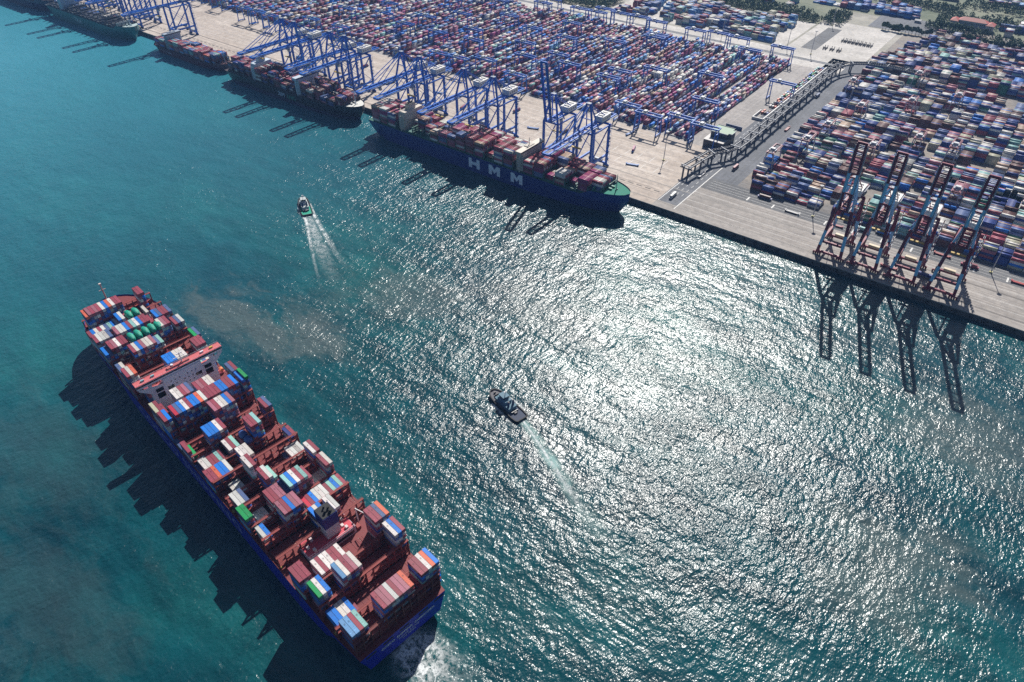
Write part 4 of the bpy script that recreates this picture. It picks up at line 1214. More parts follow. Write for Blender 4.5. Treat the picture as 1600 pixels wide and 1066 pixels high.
for j in range(16):
    y0 = RB0 + j * RBP
    if 1165 < y0 < 1192: continue
    x0 = -232
    if j == 0: x0 = -222
    row_block(x0, 330, y0, 7, .93, 5, PAL_R, whiteness=.06)
row_block(-60, 80, RB0 + RBP * 5, 7, 1.0, 5, [CC['W'], CC['g'], CC['W']])
row_block(-20, 110, RB0 + RBP * 4, 7, .9, 4, [CC['W'], CC['g'], CC['c']])
for j in range(9):
    y0 = 1205 + j * 27
    row_block(-238 + j * 6, 260, y0, 8, .95 if j < 6 else .8, 6 if j < 5 else 4, PAL_R)
o = boxes_mesh('yard_containers', C, S_, K, M_CONTF)
tag(o, 'mixed containers lying in long stacks behind the red cranes', 'containers', kind='stuff')
C, S_, K = [], [], []
PAL_D = [CC[c] for c in 'RRKbbBlgWTcN']
for j in range(6):
    row_block(-705 + j * 6, -392 - j * 2, 1232 + j * 24, 7, .78, 5, PAL_D)
for j in range(3):
    row_block(-430 + 20 * j, -235, 1516 + j * 26, 7, .8, 4, [CC[c] for c in 'BBblWNR'])
for j in range(4):
    row_block(-860, -440, 1460 + j * 27, 7, .85, 4, PAL_D)
for j in range(2):
    row_block(-160, 60, 1708 + j * 26, 7, .8, 4, PAL_D)
for j in range(3):
    row_block(-112, 120, 1505 + j * 34, 6, .75, 4, [CC[c] for c in 'bBWgRN'])
o = boxes_mesh('depot_containers', C, S_, K, M_CONTF)
tag(o, 'low stacks of containers in the depot yards by the woods', 'containers', kind='stuff')

# racks at the front end of the dense rows (reefer gantries) as thin frames
rk = MB()
for blk in range(30):
    xb = BX0 - 1.4 - blk * BP - 13
    rk.box(xb - 14, xb + 14, 797.6, 798.0, QZ + .1, QZ + 1.2, (.35, .36, .4))
tag(rk.build('block_end_barrier', M_ATTR), 'low grey barriers at the ends of the container rows', kind='structure')

# ------------------------------------------------------------------ elevated conveyor
GREYB = (0.06, 0.075, 0.105)
cv = empty('elevated_conveyor', (-271, 960, QZ)); tag(cv, 'long grey elevated conveyor on portal frames between the two yards', 'conveyor')
path = [(-292, 705), (-289, 731), (-286, 757), (-276, 772), (-269, 787), (-267.5, 812)] + [(-267.5, 812 + 26 * i) for i in range(1, 13)] + [(-263, 1148), (-252, 1170), (-232, 1184), (-205, 1189), (-178, 1188), (-150, 1184)]
def toloc(x, y, z): return (x + 271, y - 960, z)
for i in range(len(path) - 1):
    (xa, ya_), (xb_, yb_) = path[i], path[i + 1]
    d = Vector((xb_ - xa, yb_ - ya_, 0)); Ld = d.length; d.normalize(); s = Vector((d.y, -d.x, 0))
    b = MB()
    for off in (-4.2, 4.2):
        p = Vector((xa, ya_, 12.3)) + s * off; e = Vector((xb_, yb_, 12.3)) + s * off
        b.beam(toloc(*(p - d * .4)), toloc(*(e + d * .4)), 2.7, .5, (.11, .13, .17))
        for sd_ in (-1.45, 1.45):
            b.beam(toloc(*(p + s * sd_ + Vector((0, 0, .7)))), toloc(*(e + s * sd_ + Vector((0, 0, .7)))), .25, 1.5, GREYB)
        nn = max(2, int(Ld / 3.2))
        for k in range(nn + 1):
            m_ = p + (e - p) * (k / nn)
            b.beam(toloc(*(m_ - s * 1.4 + Vector((0, 0, 1.4)))), toloc(*(m_ + s * 1.4 + Vector((0, 0, 1.4)))), .3, .2, (.14, .16, .20))
    b.build('belt_gallery', M_ATTR, cv)
    b = MB()
    P0 = Vector((xa, ya_, 0))
    for off in (-3.2, 3.2):
        q0 = P0 + s * off; b.box(q0.x + 271 - .8, q0.x + 271 + .8, q0.y - 960 - .8, q0.y - 960 + .8, 0, 10.6, GREYB)
    b.beam(toloc(*(P0 - s * 7.6 + Vector((0, 0, 11.2)))), toloc(*(P0 + s * 7.6 + Vector((0, 0, 11.2)))), 1.5, 1.4, GREYB)
    b.beam(toloc(*(P0 - s * 7.0 + Vector((0, 0, 14.2)))), toloc(*(P0 + s * 7.0 + Vector((0, 0, 14.2)))), .9, .9, (.26, .29, .34))
    for off in (-6.6, 6.6): b.beam(toloc(*(P0 + s * off + Vector((0, 0, 11.5)))), toloc(*(P0 + s * off + Vector((0, 0, 14.2)))), .5, .5, GREYB)
    b.build('portal_frame', M_ATTR, cv)

# ------------------------------------------------------------------ buildings and small things on land
bd = empty('transfer_building', (-298, 812, QZ)); tag(bd, 'dark stepped building with a green roof beside the conveyor', 'building')
DKW = (0.055, 0.065, 0.085)
b = MB(); b.box(-15, 10, -18, 18, 0, 9, DKW); b.build('wall', M_ATTR, bd)
b = MB(); b.box(-15.4, 10.4, -18.4, 18.4, 9, 9.5, (.36, .35, .34)); b.build('terrace', M_ATTR, bd)
b = MB(); b.box(-12, 9, -6, 15.5, 9.5, 16, DKW); b.box(9, 13, -2, 10, 9.5, 16, DKW); b.build('upper_wall', M_ATTR, bd)
b = MB(); b.box(-12.5, 9.5, -6.5, 16, 16, 16.4, (.05, .17, .075)); b.box(9.5, 13.5, -2.5, 10.5, 16, 16.4, (.05, .17, .075)); rf_ = b.build('roof', M_ATTR, bd)
b = MB()
for (x0, x1, y0, y1) in ((-12.5, 9.5, -6.9, -6.5), (-12.9, -12.5, -6.9, 16.4), (-12.5, 9.5, 16, 16.4), (13.5, 13.9, -2.9, 10.9), (9.5, 13.5, -2.9, -2.5), (9.5, 13.5, 10.5, 10.9)): b.box(x0, x1, y0, y1, 15.9, 17.0, (.45, .46, .48))
b.build('parapet', M_ATTR, rf_)
for z in (3, 6, 11.5):
    b = MB()
    for i in range(9):
        if z < 9: b.box(-14 + i * 2.6, -12.4 + i * 2.6, -18.05, -18.0, z, z + 1.4)
        elif i < 8: b.box(-11.4 + i * 2.5, -9.9 + i * 2.5, -6.06, -6.0, z, z + 1.6)
    tag(b.build('window', M_GLASS, bd), kind='stuff')

b = MB(); b.box(-22, 0, -.4, .4, 0, 4.5, (.06, .11, .24)); o = b.build('screen_wall', M_ATTR); o.location = (-293, 866, QZ)
tag(o, 'blue screen wall standing behind the green roofed building', 'wall')
b = MB()
b.box(-298.5, -297.3, 912, 940, QZ, QZ + 3.4, (.5, .5, .5)); b.box(-298.5, -283, 910, 911.6, QZ, QZ + 3.4, (.5, .5, .5)); b.box(-284.4, -282.8, 911, 1158, QZ, QZ + 3.4, (.5, .5, .5))
o = b.build('compound_wall', M_ATTR); tag(o, 'low pale wall around the storage strip beside the conveyor', 'wall')
random.seed(5)
TKC = ['T', 'B', 'W', 'G', 'O', 'K', 'l', 'N', 'R', 'T', 'O', 'b']
cnt = 0
def row_words(j): return ORD[j + 1] if j < 30 else 'thirty-' + ORD[j - 29]
for j in range(34):
    y = 922 + j * 7.0
    for x in (-287.2, -290.6, -294.2):
        if random.random() < (.35 if y < 960 else .8):
            ch = random.choice(TKC if y > 1000 else ['O', 'K', 'O', 'N', 'W'])
            b = MB(); c = jitter(CC[ch], .15)
            b.box(-1.1, 1.1, -2.9, 1.2, .9, 3.1, c); b.box(-1.05, 1.05, 1.4, 2.9, .5, 2.6, jitter(CC[ch], .2)); b.box(-.95, .95, 2.88, 2.94, 1.5, 2.4, (.02, .02, .03))
            for yy in (-2.2, -1.2, 2.1):
                for xx in (-.95, .95): b.tube((xx - .15, yy, .45), (xx + .15, yy, .45), .45, .45, 8, (.02, .02, .02))
            o = b.build('lorry', M_ATTR); o.location = (x, y, QZ + .05); cnt += 1
            tag(o, f'small {CNAME[ch]} lorry beside the conveyor, {ORD[(-283, -287.2, -290.6, -294.2).index(x)]} file, {row_words(j)} row inland', 'lorry', 'lorries in the walled strip')

def truck(name, loc, rz, col, load=None, label='', group=None):
    rt = empty(name, loc, rz)
    b = MB(); b.box(-7.6, 7.6, -1.4, 1.4, .9, 1.5, col); b.box(-7.8, -6.4, -1.4, 1.4, 1.5, 2.2, col); b.box(6.4, 7.8, -1.4, 1.4, 1.5, 2.2, col)
    b.build('chassis', M_ATTR, rt)
    w = MB()
    for x in (-5.8, -4.2, 4.2, 5.8):
        for y in (-1.2, 1.2): w.tube((x, y - .25, .62), (x, y + .25, .62), .62, .62, 10, (.02, .02, .02))
    w.build('wheels', M_ATTR, rt)
    tag(rt, label, 'vehicle', group)
    if load:
        o = bpy.data.objects.new('container', container_mesh(load, 0)); COL.objects.link(o)
        o.location = (loc[0], loc[1], loc[2] + 1.55); o.rotation_euler = (0, 0, rz)
        tag(o, f'{CNAME[load]} container on {label}', 'container', 'containers on vehicles')
AG = (0.03, 0.13, 0.38)
for (x, y, rz, ld, lb) in ((-624, 704, 1.75, 'R', 'blue transporter between the second and third cranes of the navy ship'), (-509, 708, .35, None, 'empty blue transporter behind the second crane of the navy ship'),
                           (-374, 731, 1.9, 'M', 'blue transporter turning near the lamp mast by the conveyor'), (-355, 695, .3, None, 'empty blue transporter nearest the conveyor end'),
                           (-402, 770, 1.45, None, 'empty blue transporter waiting under the front gantries'), (-470, 722, 1.6, 'K', 'blue transporter behind the boom-raised crane'),
                           (-1105, 752, .2, None, 'empty blue transporter on the bare apron by the far gantries'), (-1060, 760, .2, None, 'second empty blue transporter on the bare apron'), (-1262, 690, .1, None, 'blue transporter on bare apron near the green ship'), (-560, 740, 1.57, 'P', 'blue transporter heading to the stacks behind the third crane'), (-690, 725, .1, None, 'empty blue transporter near the stern of the navy ship'), (-850, 735, 1.5, 'R', 'blue transporter entering the rows behind the black ship'), (-445, 758, .2, None, 'empty blue transporter below the second front gantry'), (-960, 700, .1, 'l', 'blue transporter by the stern of the black ship'), (-770, 712, 1.4, 'W', 'blue transporter behind the cranes of the black ship')):
    truck('transporter', (x, y, QZ + .03), rz, AG, ld, lb, 'blue transporters on the apron')
EXTRA = [(-200, 712, .02, 'K', (.1, .12, .3), 'dark flatbed nearest the conveyor on the lanes'), (-165, 700, 3.14, None, (.3, .3, .3), 'empty grey flatbed near the first lamp mast'), (-95, 708, .02, 'T', (.2, .2, .22), 'grey flatbed behind the second red crane'),
         (-55, 655, .02, None, (.32, .04, .05), 'empty red flatbed under the second red crane'), (-25, 659, 3.14, 'N', (.2, .2, .2), 'grey flatbed under the third red crane'), (80, 655, .02, None, (.3, .05, .05), 'empty red flatbed on the far apron end'), (-255, 760, 1.57, 'R', (.2, .2, .2), 'grey flatbed at the start of the side road'),
         (-248, 905, 1.57, None, (.25, .05, .05), 'empty red flatbed halfway along the side road'), (-256, 1040, -1.57, 'b', (.2, .2, .2), 'grey flatbed far along the side road'), (-270.5 - 8, 720, 1.57, None, (.3, .3, .32), 'empty pale flatbed on the ramp road')]
for (x, y, rz, ld, col, lb) in tuple(EXTRA) + ((-120, 701, .02, None, (.25, .03, .05), 'red flatbed behind the first red crane'), (5, 703, .02, 'R', (.3, .03, .08), 'red flatbed behind the fourth red crane'), (-76, 713, .02, 'B', (.1, .1, .12), 'dark flatbed between the red cranes'),
                                (-20, 708, 3.1, None, (.3, .05, .05), 'red flatbed on the lanes by the third red crane'), (-281, 655, 1.6, 'W', (.4, .4, .4), 'grey flatbed at the foot of the ramp road'), (48, 700, .02, None, (.35, .02, .02), 'red flatbed beyond the lamp mast at the red cranes')):
    truck('flatbed', (x, y, QZ + .12), rz, col, ld, lb, 'flatbeds by the red cranes')

mast0 = None
masts = [(-332, 729, 'on the apron beside the conveyor end'), (-145, 706, 'between the conveyor and the first red crane'), (23, 705, 'beyond the fourth red crane'), (-369, 1222, 'at the corner of the depot yard'),
         (-652, 1222, 'second along the depot yard'), (-587, 1222, 'third along the depot yard'), (-327, 1214, 'by the asphalt patch'), (-483, 1222, 'fourth along the depot yard'), (-351, 1390, 'at the back of the bright square'),
         (-620, 745, 'behind the second pair of blue cranes'), (-900, 745, 'behind the cranes of the black ship'), (-1090, 745, 'on the bare far apron'), (-205, 1000, 'among the low stacks by the side road'), (60, 900, 'deep in the low stacks')]
for i, (x, y, lb) in enumerate(masts):
    if mast0 is None:
        mast0 = empty('lamp_mast')
        b = MB(); b.tube((0, 0, 0), (0, 0, 36), .55, .28, 8, (.42, .42, .44)); b.build('pole', M_ATTR, mast0)
        b = MB(); b.tube((0, 0, 35.4), (0, 0, 35.8), 1.7, 1.7, 12, (.35, .36, .38))
        for a in range(8): b.box(1.7 * math.cos(a * .785) - .35, 1.7 * math.cos(a * .785) + .35, 1.7 * math.sin(a * .785) - .35, 1.7 * math.sin(a * .785) + .35, 34.9, 35.5, (.5, .5, .5))
        b.build('lamp_ring', M_ATTR, mast0)
        b = MB(); b.box(-1.2, 1.2, -1.2, 1.2, 0, 1.1, (.55, .5, .2)); b.build('plinth', M_ATTR, mast0)
        o = mast0
    else: o = copy_tree(mast0)
    o.location = (x, y, QZ + .06)
    tag(o, 'tall grey lamp mast ' + lb, 'lamp mast', 'lamp masts')

# spreader frames parked on the bright square
sp0 = None
spots = [(-306 + i * 6.2, 1312) for i in range(8)] + [(-318 + i * 11, 1256) for i in range(3)]
for i, (x, y) in enumerate(spots):
    if sp0 is None:
        b = MB()
        for sx in (-2, 2): b.box(sx - .3, sx + .3, -5.6, 5.6, .4, 2.6, (.10, .10, .11))
        for sy in (-5.4, 0, 5.4): b.box(-2.4, 2.4, sy - .3, sy + .3, .6, 1.2, (.12, .11, .1))
        for sx in (-2, 2):
            for sy in (-5.4, 5.4): b.box(sx - .4, sx + .4, sy - .4, sy + .4, 0, 4.4, (.1, .1, .1))
        o = sp0 = b.build('spreader_frame', M_ATTR)
    else:
        o = sp0.copy(); COL.objects.link(o)
    o.location = (x, y, QZ + .1)
    tag(o, (f'dark lifting frame parked on the bright square, {ORD[i + 1]} in the long row' if i < 8 else f'dark lifting frame near the conveyor bend, {ORD[i - 7]} of three'), 'frame', 'parked lifting frames')

# red-roofed office
of = empty('office_building', (-152, 1520, QZ), math.radians(0)); tag(of, 'grey office block with red hipped roofs among the trees', 'building')
GW = (.42, .42, .44); RR = (.50, .13, .10)
b = MB(); b.box(-22, 22, -7, 7, 0, 13, GW); b.box(-34, -22, -11, 8, 0, 11, GW); b.box(22, 34, -11, 8, 0, 11, GW); b.box(-22, 22, -13, -7, 0, 7, GW); b.build('wall', M_ATTR, of)
for (x0, x1, y0, y1, z, h) in ((-23, 23, -8, 8, 13, 4.5), (-35, -21.5, -12, 9, 11, 4), (21.5, 35, -12, 9, 11, 4)):
    b = MB(); i_ = min(x1 - x0, y1 - y0) / 2
    v = [(x0, y0, z), (x1, y0, z), (x1, y1, z), (x0, y1, z)]
    if x1 - x0 > y1 - y0: v += [(x0 + i_, (y0 + y1) / 2, z + h), (x1 - i_, (y0 + y1) / 2, z + h)]; f_ = [(0, 1, 5, 4), (1, 2, 5), (2, 3, 4, 5), (3, 0, 4)]
    else: v += [((x0 + x1) / 2, y0 + i_, z + h), ((x0 + x1) / 2, y1 - i_, z + h)]; f_ = [(0, 1, 4), (1, 2, 5, 4), (2, 3, 5), (3, 0, 4, 5)]
    b.add(v, f_, RR); b.build('roof', M_ATTR, of)
for z in (2, 5.2, 8.6):
    b = MB()
    for i in range(14):
        x = -20 + i * 3
        b.box(x - .7, x + .7, -13.05 if z < 6 else -7.05, -13.0 if z < 6 else -7.0, z, z + 1.7)
    for sx in (-1, 1):
        for i in range(3): b.box(sx * 28 - 3.6 + i * 3, sx * 28 - 2.4 + i * 3, -11.05, -11, z, z + 1.7)
    tag(b.build('window', M_GLASS, of), kind='stuff')
shed_spots = [(-70, 1580, 30, 14, 8, (.5, .5, .5), 'pale shed with white roof east of the office', (.66, .66, .66)), (-20, 1478, 26, 12, 6, (.5, .5, .5), 'low pale depot building behind the long stacks', (.7, .7, .7)),
              (20, 1500, 30, 12, 6, (.5, .5, .5), 'second low pale depot building behind the long stacks', (.68, .68, .68)), (-235, 1500, 10, 6, 4, (.4, .4, .42), 'small gatehouse at the road junction', (.5, .5, .5)),
              (-40, 1640, 50, 20, 9, (.3, .3, .35), 'long shed with reddish roof beyond the office', (.5, .2, .2)), (-230, 1700, 40, 18, 8, (.3, .25, .25), 'brown roofed shed in the far green land', (.3, .16, .14))]
for (x, y, lx, ly, h, c, lb, rc) in shed_spots:
    rt = empty('shed', (x, y, QZ)); tag(rt, lb, 'building')
    b = MB(); b.box(-lx / 2, lx / 2, -ly / 2, ly / 2, 0, h, c); b.build('wall', M_ATTR, rt)
    b = MB(); b.add([(-lx / 2 - .6, -ly / 2 - .6, h), (lx / 2 + .6, -ly / 2 - .6, h), (lx / 2 + .6, ly / 2 + .6, h), (-lx / 2 - .6, ly / 2 + .6, h), (-lx / 2 - .6, 0, h + 2), (lx / 2 + .6, 0, h + 2)], [(0, 1, 5, 4), (2, 3, 4, 5), (1, 2, 5), (3, 0, 4)], rc)
    b.build('roof', M_ATTR, rt)
    b = MB()
    for i in range(int(lx / 4)): b.box(-lx / 2 + 1.2 + i * 4, -lx / 2 + 3 + i * 4, -ly / 2 - .06, -ly / 2, 1.5, min(h - 1, 4))
    tag(b.build('window', M_GLASS, rt), kind='stuff')

# trees
def leaf_mat(name, a, b_):
    m, nt, N, L, P = nodes_of(name)
    tc = N.new('ShaderNodeTexCoord'); n = noise(N, L, tc.outputs['Object'], .35, 3, .6)
    r = ramp(N, L, n.outputs['Fac'], [(.35, a), (.68, b_)])
    L.new(r.outputs['Color'], P.inputs['Base Color']); P.inputs['Roughness'].default_value = .7
    return m
M_LEAF = leaf_mat('foliage', (0.045, 0.08, 0.04), (0.12, 0.18, 0.085))
M_BARK = paint('bark', (0.08, 0.06, 0.045), .9, .4, .8)
def crown_arrays(cx, cy, cz, rx, rz, n, rs):
    th = rs.uniform(0, 2 * np.pi, n); ct = rs.uniform(-.75, 1, n); rr = rs.uniform(.45, 1.0, n) ** .6
    lob = 1 + .25 * np.sin(3 * th + rs.uniform(0, 6)) * rs.uniform(.4, 1)
    st_ = np.sqrt(1 - ct ** 2)
    P = np.stack([cx + rx * rr * lob * st_ * np.cos(th), cy + rx * rr * lob * st_ * np.sin(th), cz + rz * rr * ct], 1)
    s = rs.uniform(.5, 1.15, n)[:, None] * rx * .40
    A = rs.normal(size=(n, 3)); A /= np.linalg.norm(A, axis=1)[:, None]
    Bv = np.cross(A, rs.normal(size=(n, 3))); Bv /= np.linalg.norm(Bv, axis=1)[:, None]
    V = np.stack([P - A * s, P + Bv * s * .8, P + A * s, P - Bv * s * .8], 1)
    return V.reshape(-1, 3)
def quads_mesh(name, V, mat, parent=None):
    n = len(V) // 4
    me = bpy.data.meshes.new(name)
    me.vertices.add(len(V)); me.vertices.foreach_set('co', V.astype(np.float32).ravel())
    me.loops.add(len(V)); me.loops.foreach_set('vertex_index', np.arange(len(V), dtype=np.int32))
    me.polygons.add(n); me.polygons.foreach_set('loop_start', np.arange(0, len(V), 4, dtype=np.int32))
    me.update(calc_edges=True); me.materials.append(mat)
    o = bpy.data.objects.new(name, me); COL.objects.link(o); o.parent = parent
    return o
rs = np.random.default_rng(3)
protos = []
for v_ in range(3):
    rt = empty('tree')
    b = MB(); b.tube((0, 0, 0), (.2, .1, 4.5), .35, .2, 7, (.3, .3, .3))
    for a in range(4): b.tube((.15, .08, 3.2 + a * .4), (1.8 * math.cos(a * 1.7), 1.8 * math.sin(a * 1.7), 6 + a * .4), .15, .05, 5, (.3, .3, .3))
    b.build('trunk', M_BARK, rt)
    quads_mesh('crown', np.concatenate([crown_arrays(0, 0, 6.6, 3.2, 3.2, 200, rs), crown_arrays(1.2 - v_, .8, 8, 2, 2, 80, rs)]), M_LEAF, rt)
    protos.append(rt)
tree_spots = []
for i in range(15): tree_spots.append((-274 + i * 5.4, 1421 + random.uniform(-2, 2), 'in the row behind the stacks by the square', i))
for i in range(14): tree_spots.append((-196 + i * 6.0, 1486 - i * .6 + random.uniform(-5, 5), 'in front of the red roofed office', i))
for i in range(14): tree_spots.append((-150 + i * 8.5, 1430 + random.uniform(-3, 3), 'along the road behind the long stacks', i))
for n_, (x, y, lb, i) in enumerate(tree_spots):
    o = protos[n_] if n_ < 3 else copy_tree(protos[random.randrange(3)])
    o.location = (x, y, QZ); o.rotation_euler = (0, 0, random.uniform(0, 6)); s = random.uniform(.9, 1.5); o.scale = (s, s, s * random.uniform(.9, 1.15))
    tag(o, f'green tree {lb}, {ORD[i + 1]} from the conveyor', 'tree', 'trees ' + lb)
W = []
def wood(x0, x1, y0, y1, sp, keep=1.0):
    for x in np.arange(x0, x1, sp):
        for y in np.arange(y0, y1, sp):
            if rs.random() < keep:
                xx, yy = x + rs.uniform(-.45, .45) * sp, y + rs.uniform(-.45, .45) * sp
                if in_view(xx, yy):
                    r = rs.uniform(2.6, 4.6)
                    W.append(crown_arrays(xx, yy, QZ + r * 1.5, r, r * rs.uniform(1.0, 1.45), 34, rs))
wood(-980, -722, 1226, 1300, 6.5); wood(-960, -380, 1388, 1418, 6.0); wood(-900, -400, 1418, 1450, 6.5, .7); wood(-372, -340, 1395, 1470, 6)
wood(-215, -120, 1470, 1500, 6.5, .8); wood(-205, -195, 1500, 1560, 6); wood(-330, -190, 1596, 1640, 6.5, .7); wood(-190, 40, 1650, 1700, 7, .6); wood(-190, 40, 1760, 1830, 7, .6); wood(-110, 60, 1440, 1475, 6.5, .7)
wood(-700, -330, 1610, 1640, 7, .7); wood(-210, -60, 1538, 1600, 7, .6); wood(-60, 90, 1545, 1600, 7, .6)
o = quads_mesh('wood', np.concatenate(W), M_LEAF)
tag(o, 'dark green belts of woodland beyond the container yards', 'trees', kind='stuff')

# ------------------------------------------------------------------ tugs and wakes
def tug(loc, rz, label, deckc, aftc, housec, dark):
    rt = empty('tugboat', loc, rz); tag(rt, label, 'tugboat', 'harbour tugs')
    L, B = 37.0, 11.6
    st = [(-.5, .78, 1.7), (-.47, .92, 1.7), (-.35, 1, 1.7), (0, 1, 1.9), (.2, 1, 2.3), (.34, .90, 2.9), (.43, .68, 3.3), (.48, .42, 3.5), (.5, .18, 3.6)]
    b = MB(); ringL = []
    for u, w, z in st: ringL.append([(u * L, w * B / 2, z), (u * L * .985, w * B / 2 * .96, .6), (u * L * .95, w * B / 2 * .86, -1.5)])
    for sd_ in (1, -1):
        for i in range(len(st) - 1):
            for j in range(2):
                p = [ringL[i][j], ringL[i + 1][j], ringL[i + 1][j + 1], ringL[i][j + 1]]
                b.poly([(x, sd_ * y, z) for x, y, z in (p if sd_ == 1 else p[::-1])], dark)
    e = ringL[0]; b.poly([(e[0][0], -e[0][1], e[0][2]), (e[0][0], e[0][1], e[0][2]), (e[2][0], e[2][1], e[2][2]), (e[2][0], -e[2][1], e[2][2])], dark)
    e = ringL[-1]; b.poly([(e[0][0], -e[0][1], e[0][2]), (e[0][0], e[0][1], e[0][2]), (e[2][0], e[2][1], e[2][2]), (e[2][0], -e[2][1], e[2][2])], dark)
    b.build('hull', M_ATTR, rt)
    b = MB()
    for i in range(len(st) - 1):
        a, c = ringL[i][0], ringL[i + 1][0]
        b.poly([(a[0], -a[1] + .1, a[2] - .7), (c[0], -c[1] + .1, c[2] - .7), (c[0], c[1] - .1, c[2] - .7), (a[0], a[1] - .1, a[2] - .7)], aftc if st[i][0] < -.2 else deckc)
    b.build('deck', M_DECKS, rt)
    b = MB()
    for i in range(len(st) - 1):
        a, c = ringL[i][0], ringL[i + 1][0]
        for sd_ in (-1, 1): b.beam((a[0], sd_ * a[1], a[2] - .25), (c[0], sd_ * c[1], c[2] - .25), .8, .7, (.012, .012, .014))
    a = ringL[-1][0]; b.beam((a[0], -a[1], a[2] - .3), (a[0], a[1], a[2] - .3), 1.4, 1.3, (.012, .012, .014))
    a = ringL[0][0]; b.beam((a[0], -a[1], a[2] - .3), (a[0], a[1], a[2] - .3), .9, .8, (.012, .012, .014))
    b.build('rubber_fender', M_BLACK, rt)
    b = MB(); b.box(-7, 9.5, -3.7, 3.7, 1.1, 4.4, housec); b.box(-7.3, 9.8, -4.0, 4.0, 4.4, 4.6, tuple(c * .8 for c in housec)); b.box(-2, 7.5, -3.0, 3.0, 4.6, 7.0, housec)
    hs = b.build('deckhouse', M_DECKS, rt)
    b = MB(); b.box(.5, 6.2, -2.5, 2.5, 7.0, 9.4, housec); b.box(.1, 6.6, -2.9, 2.9, 9.4, 9.65, tuple(c * .9 for c in housec)); wh = b.build('wheelhouse', M_DECKS, rt)
    b = MB(); b.box(.46, 6.24, -2.54, 2.54, 7.9, 9.1); b.build('window_band', M_GLASS, wh)
    b = MB()
    for x in (-5.5, -3, -.5, 2, 4.5, 7): b.box(x, x + .9, -3.74, 3.74, 2.6, 3.4)
    b.build('porthole', M_GLASS, hs)
    for sd_ in (-1, 1):
        b = MB(); b.tube((-4.6, sd_ * 2.2, 4.5), (-4.9, sd_ * 2.2, 9.0), .95, .8, 10, (.03, .06, .16)); b.tube((-4.9, sd_ * 2.2, 9.0), (-5.0, sd_ * 2.2, 9.9), .55, .55, 8, (.01, .01, .01)); b.build('funnel', M_ATTR, rt)
    b = MB(); b.tube((2.2, 0, 9.6), (1.6, 0, 16), .3, .15, 8, (.6, .6, .6)); b.beam((2, -1.8, 12.5), (2, 1.8, 12.5), .2, .2, (.6, .6, .6)); b.box(1.6, 2.6, -1.0, 1.0, 13.6, 13.9, (.7, .7, .7)); b.build('mast', M_ATTR, rt)
    b = MB(); b.tube((12.0, -1.8, 3.3), (12.0, 1.8, 3.3), 1.0, 1.0, 10, (.03, .03, .035)); b.box(10.8, 13.2, -2.4, 2.4, 1.6, 2.6, (.06, .06, .07)); b.box(14.6, 15.4, -.8, .8, 1.8, 3.8, (.08, .08, .08)); b.build('towing_winch', M_ATTR, rt)
    b = MB(); b.beam((-9.5, -3, 1.1), (-9.5, 3, 1.1), .8, 2.6, (.05, .05, .06)); b.beam((-9.5, -3, 2.4), (-9.5, 3, 2.4), .5, .5, (.5, .5, .48)); b.box(-11.5, -10.3, -1.2, 1.2, 1.0, 2.3, (.05, .05, .06)); b.build('tow_bitt', M_ATTR, rt)
    return rt
def heading(a, b): return math.atan2(b[1] - a[1], b[0] - a[0])
T1s, T1b = (-574, 391), (-607, 411)
T2s, T2b = (-214, 291.5), (-250, 300.5)
h1, h2 = heading(T1s, T1b), heading(T2s, T2b)
tug(((T1s[0] + T1b[0]) / 2, (T1s[1] + T1b[1]) / 2, 0), h1, 'tugboat with a bright green after deck trailing two white wake lines', (.05, .07, .10), (.01, .33, .22), (.55, .60, .60), (.012, .012, .03))
tug(((T2s[0] + T2b[0]) / 2, (T2s[1] + T2b[1]) / 2, 0), h2, 'tugboat with a slate after deck crossing the bright sun glitter', (.16, .16, .18), (.055, .07, .11), (.16, .27, .34), (.010, .014, .05))

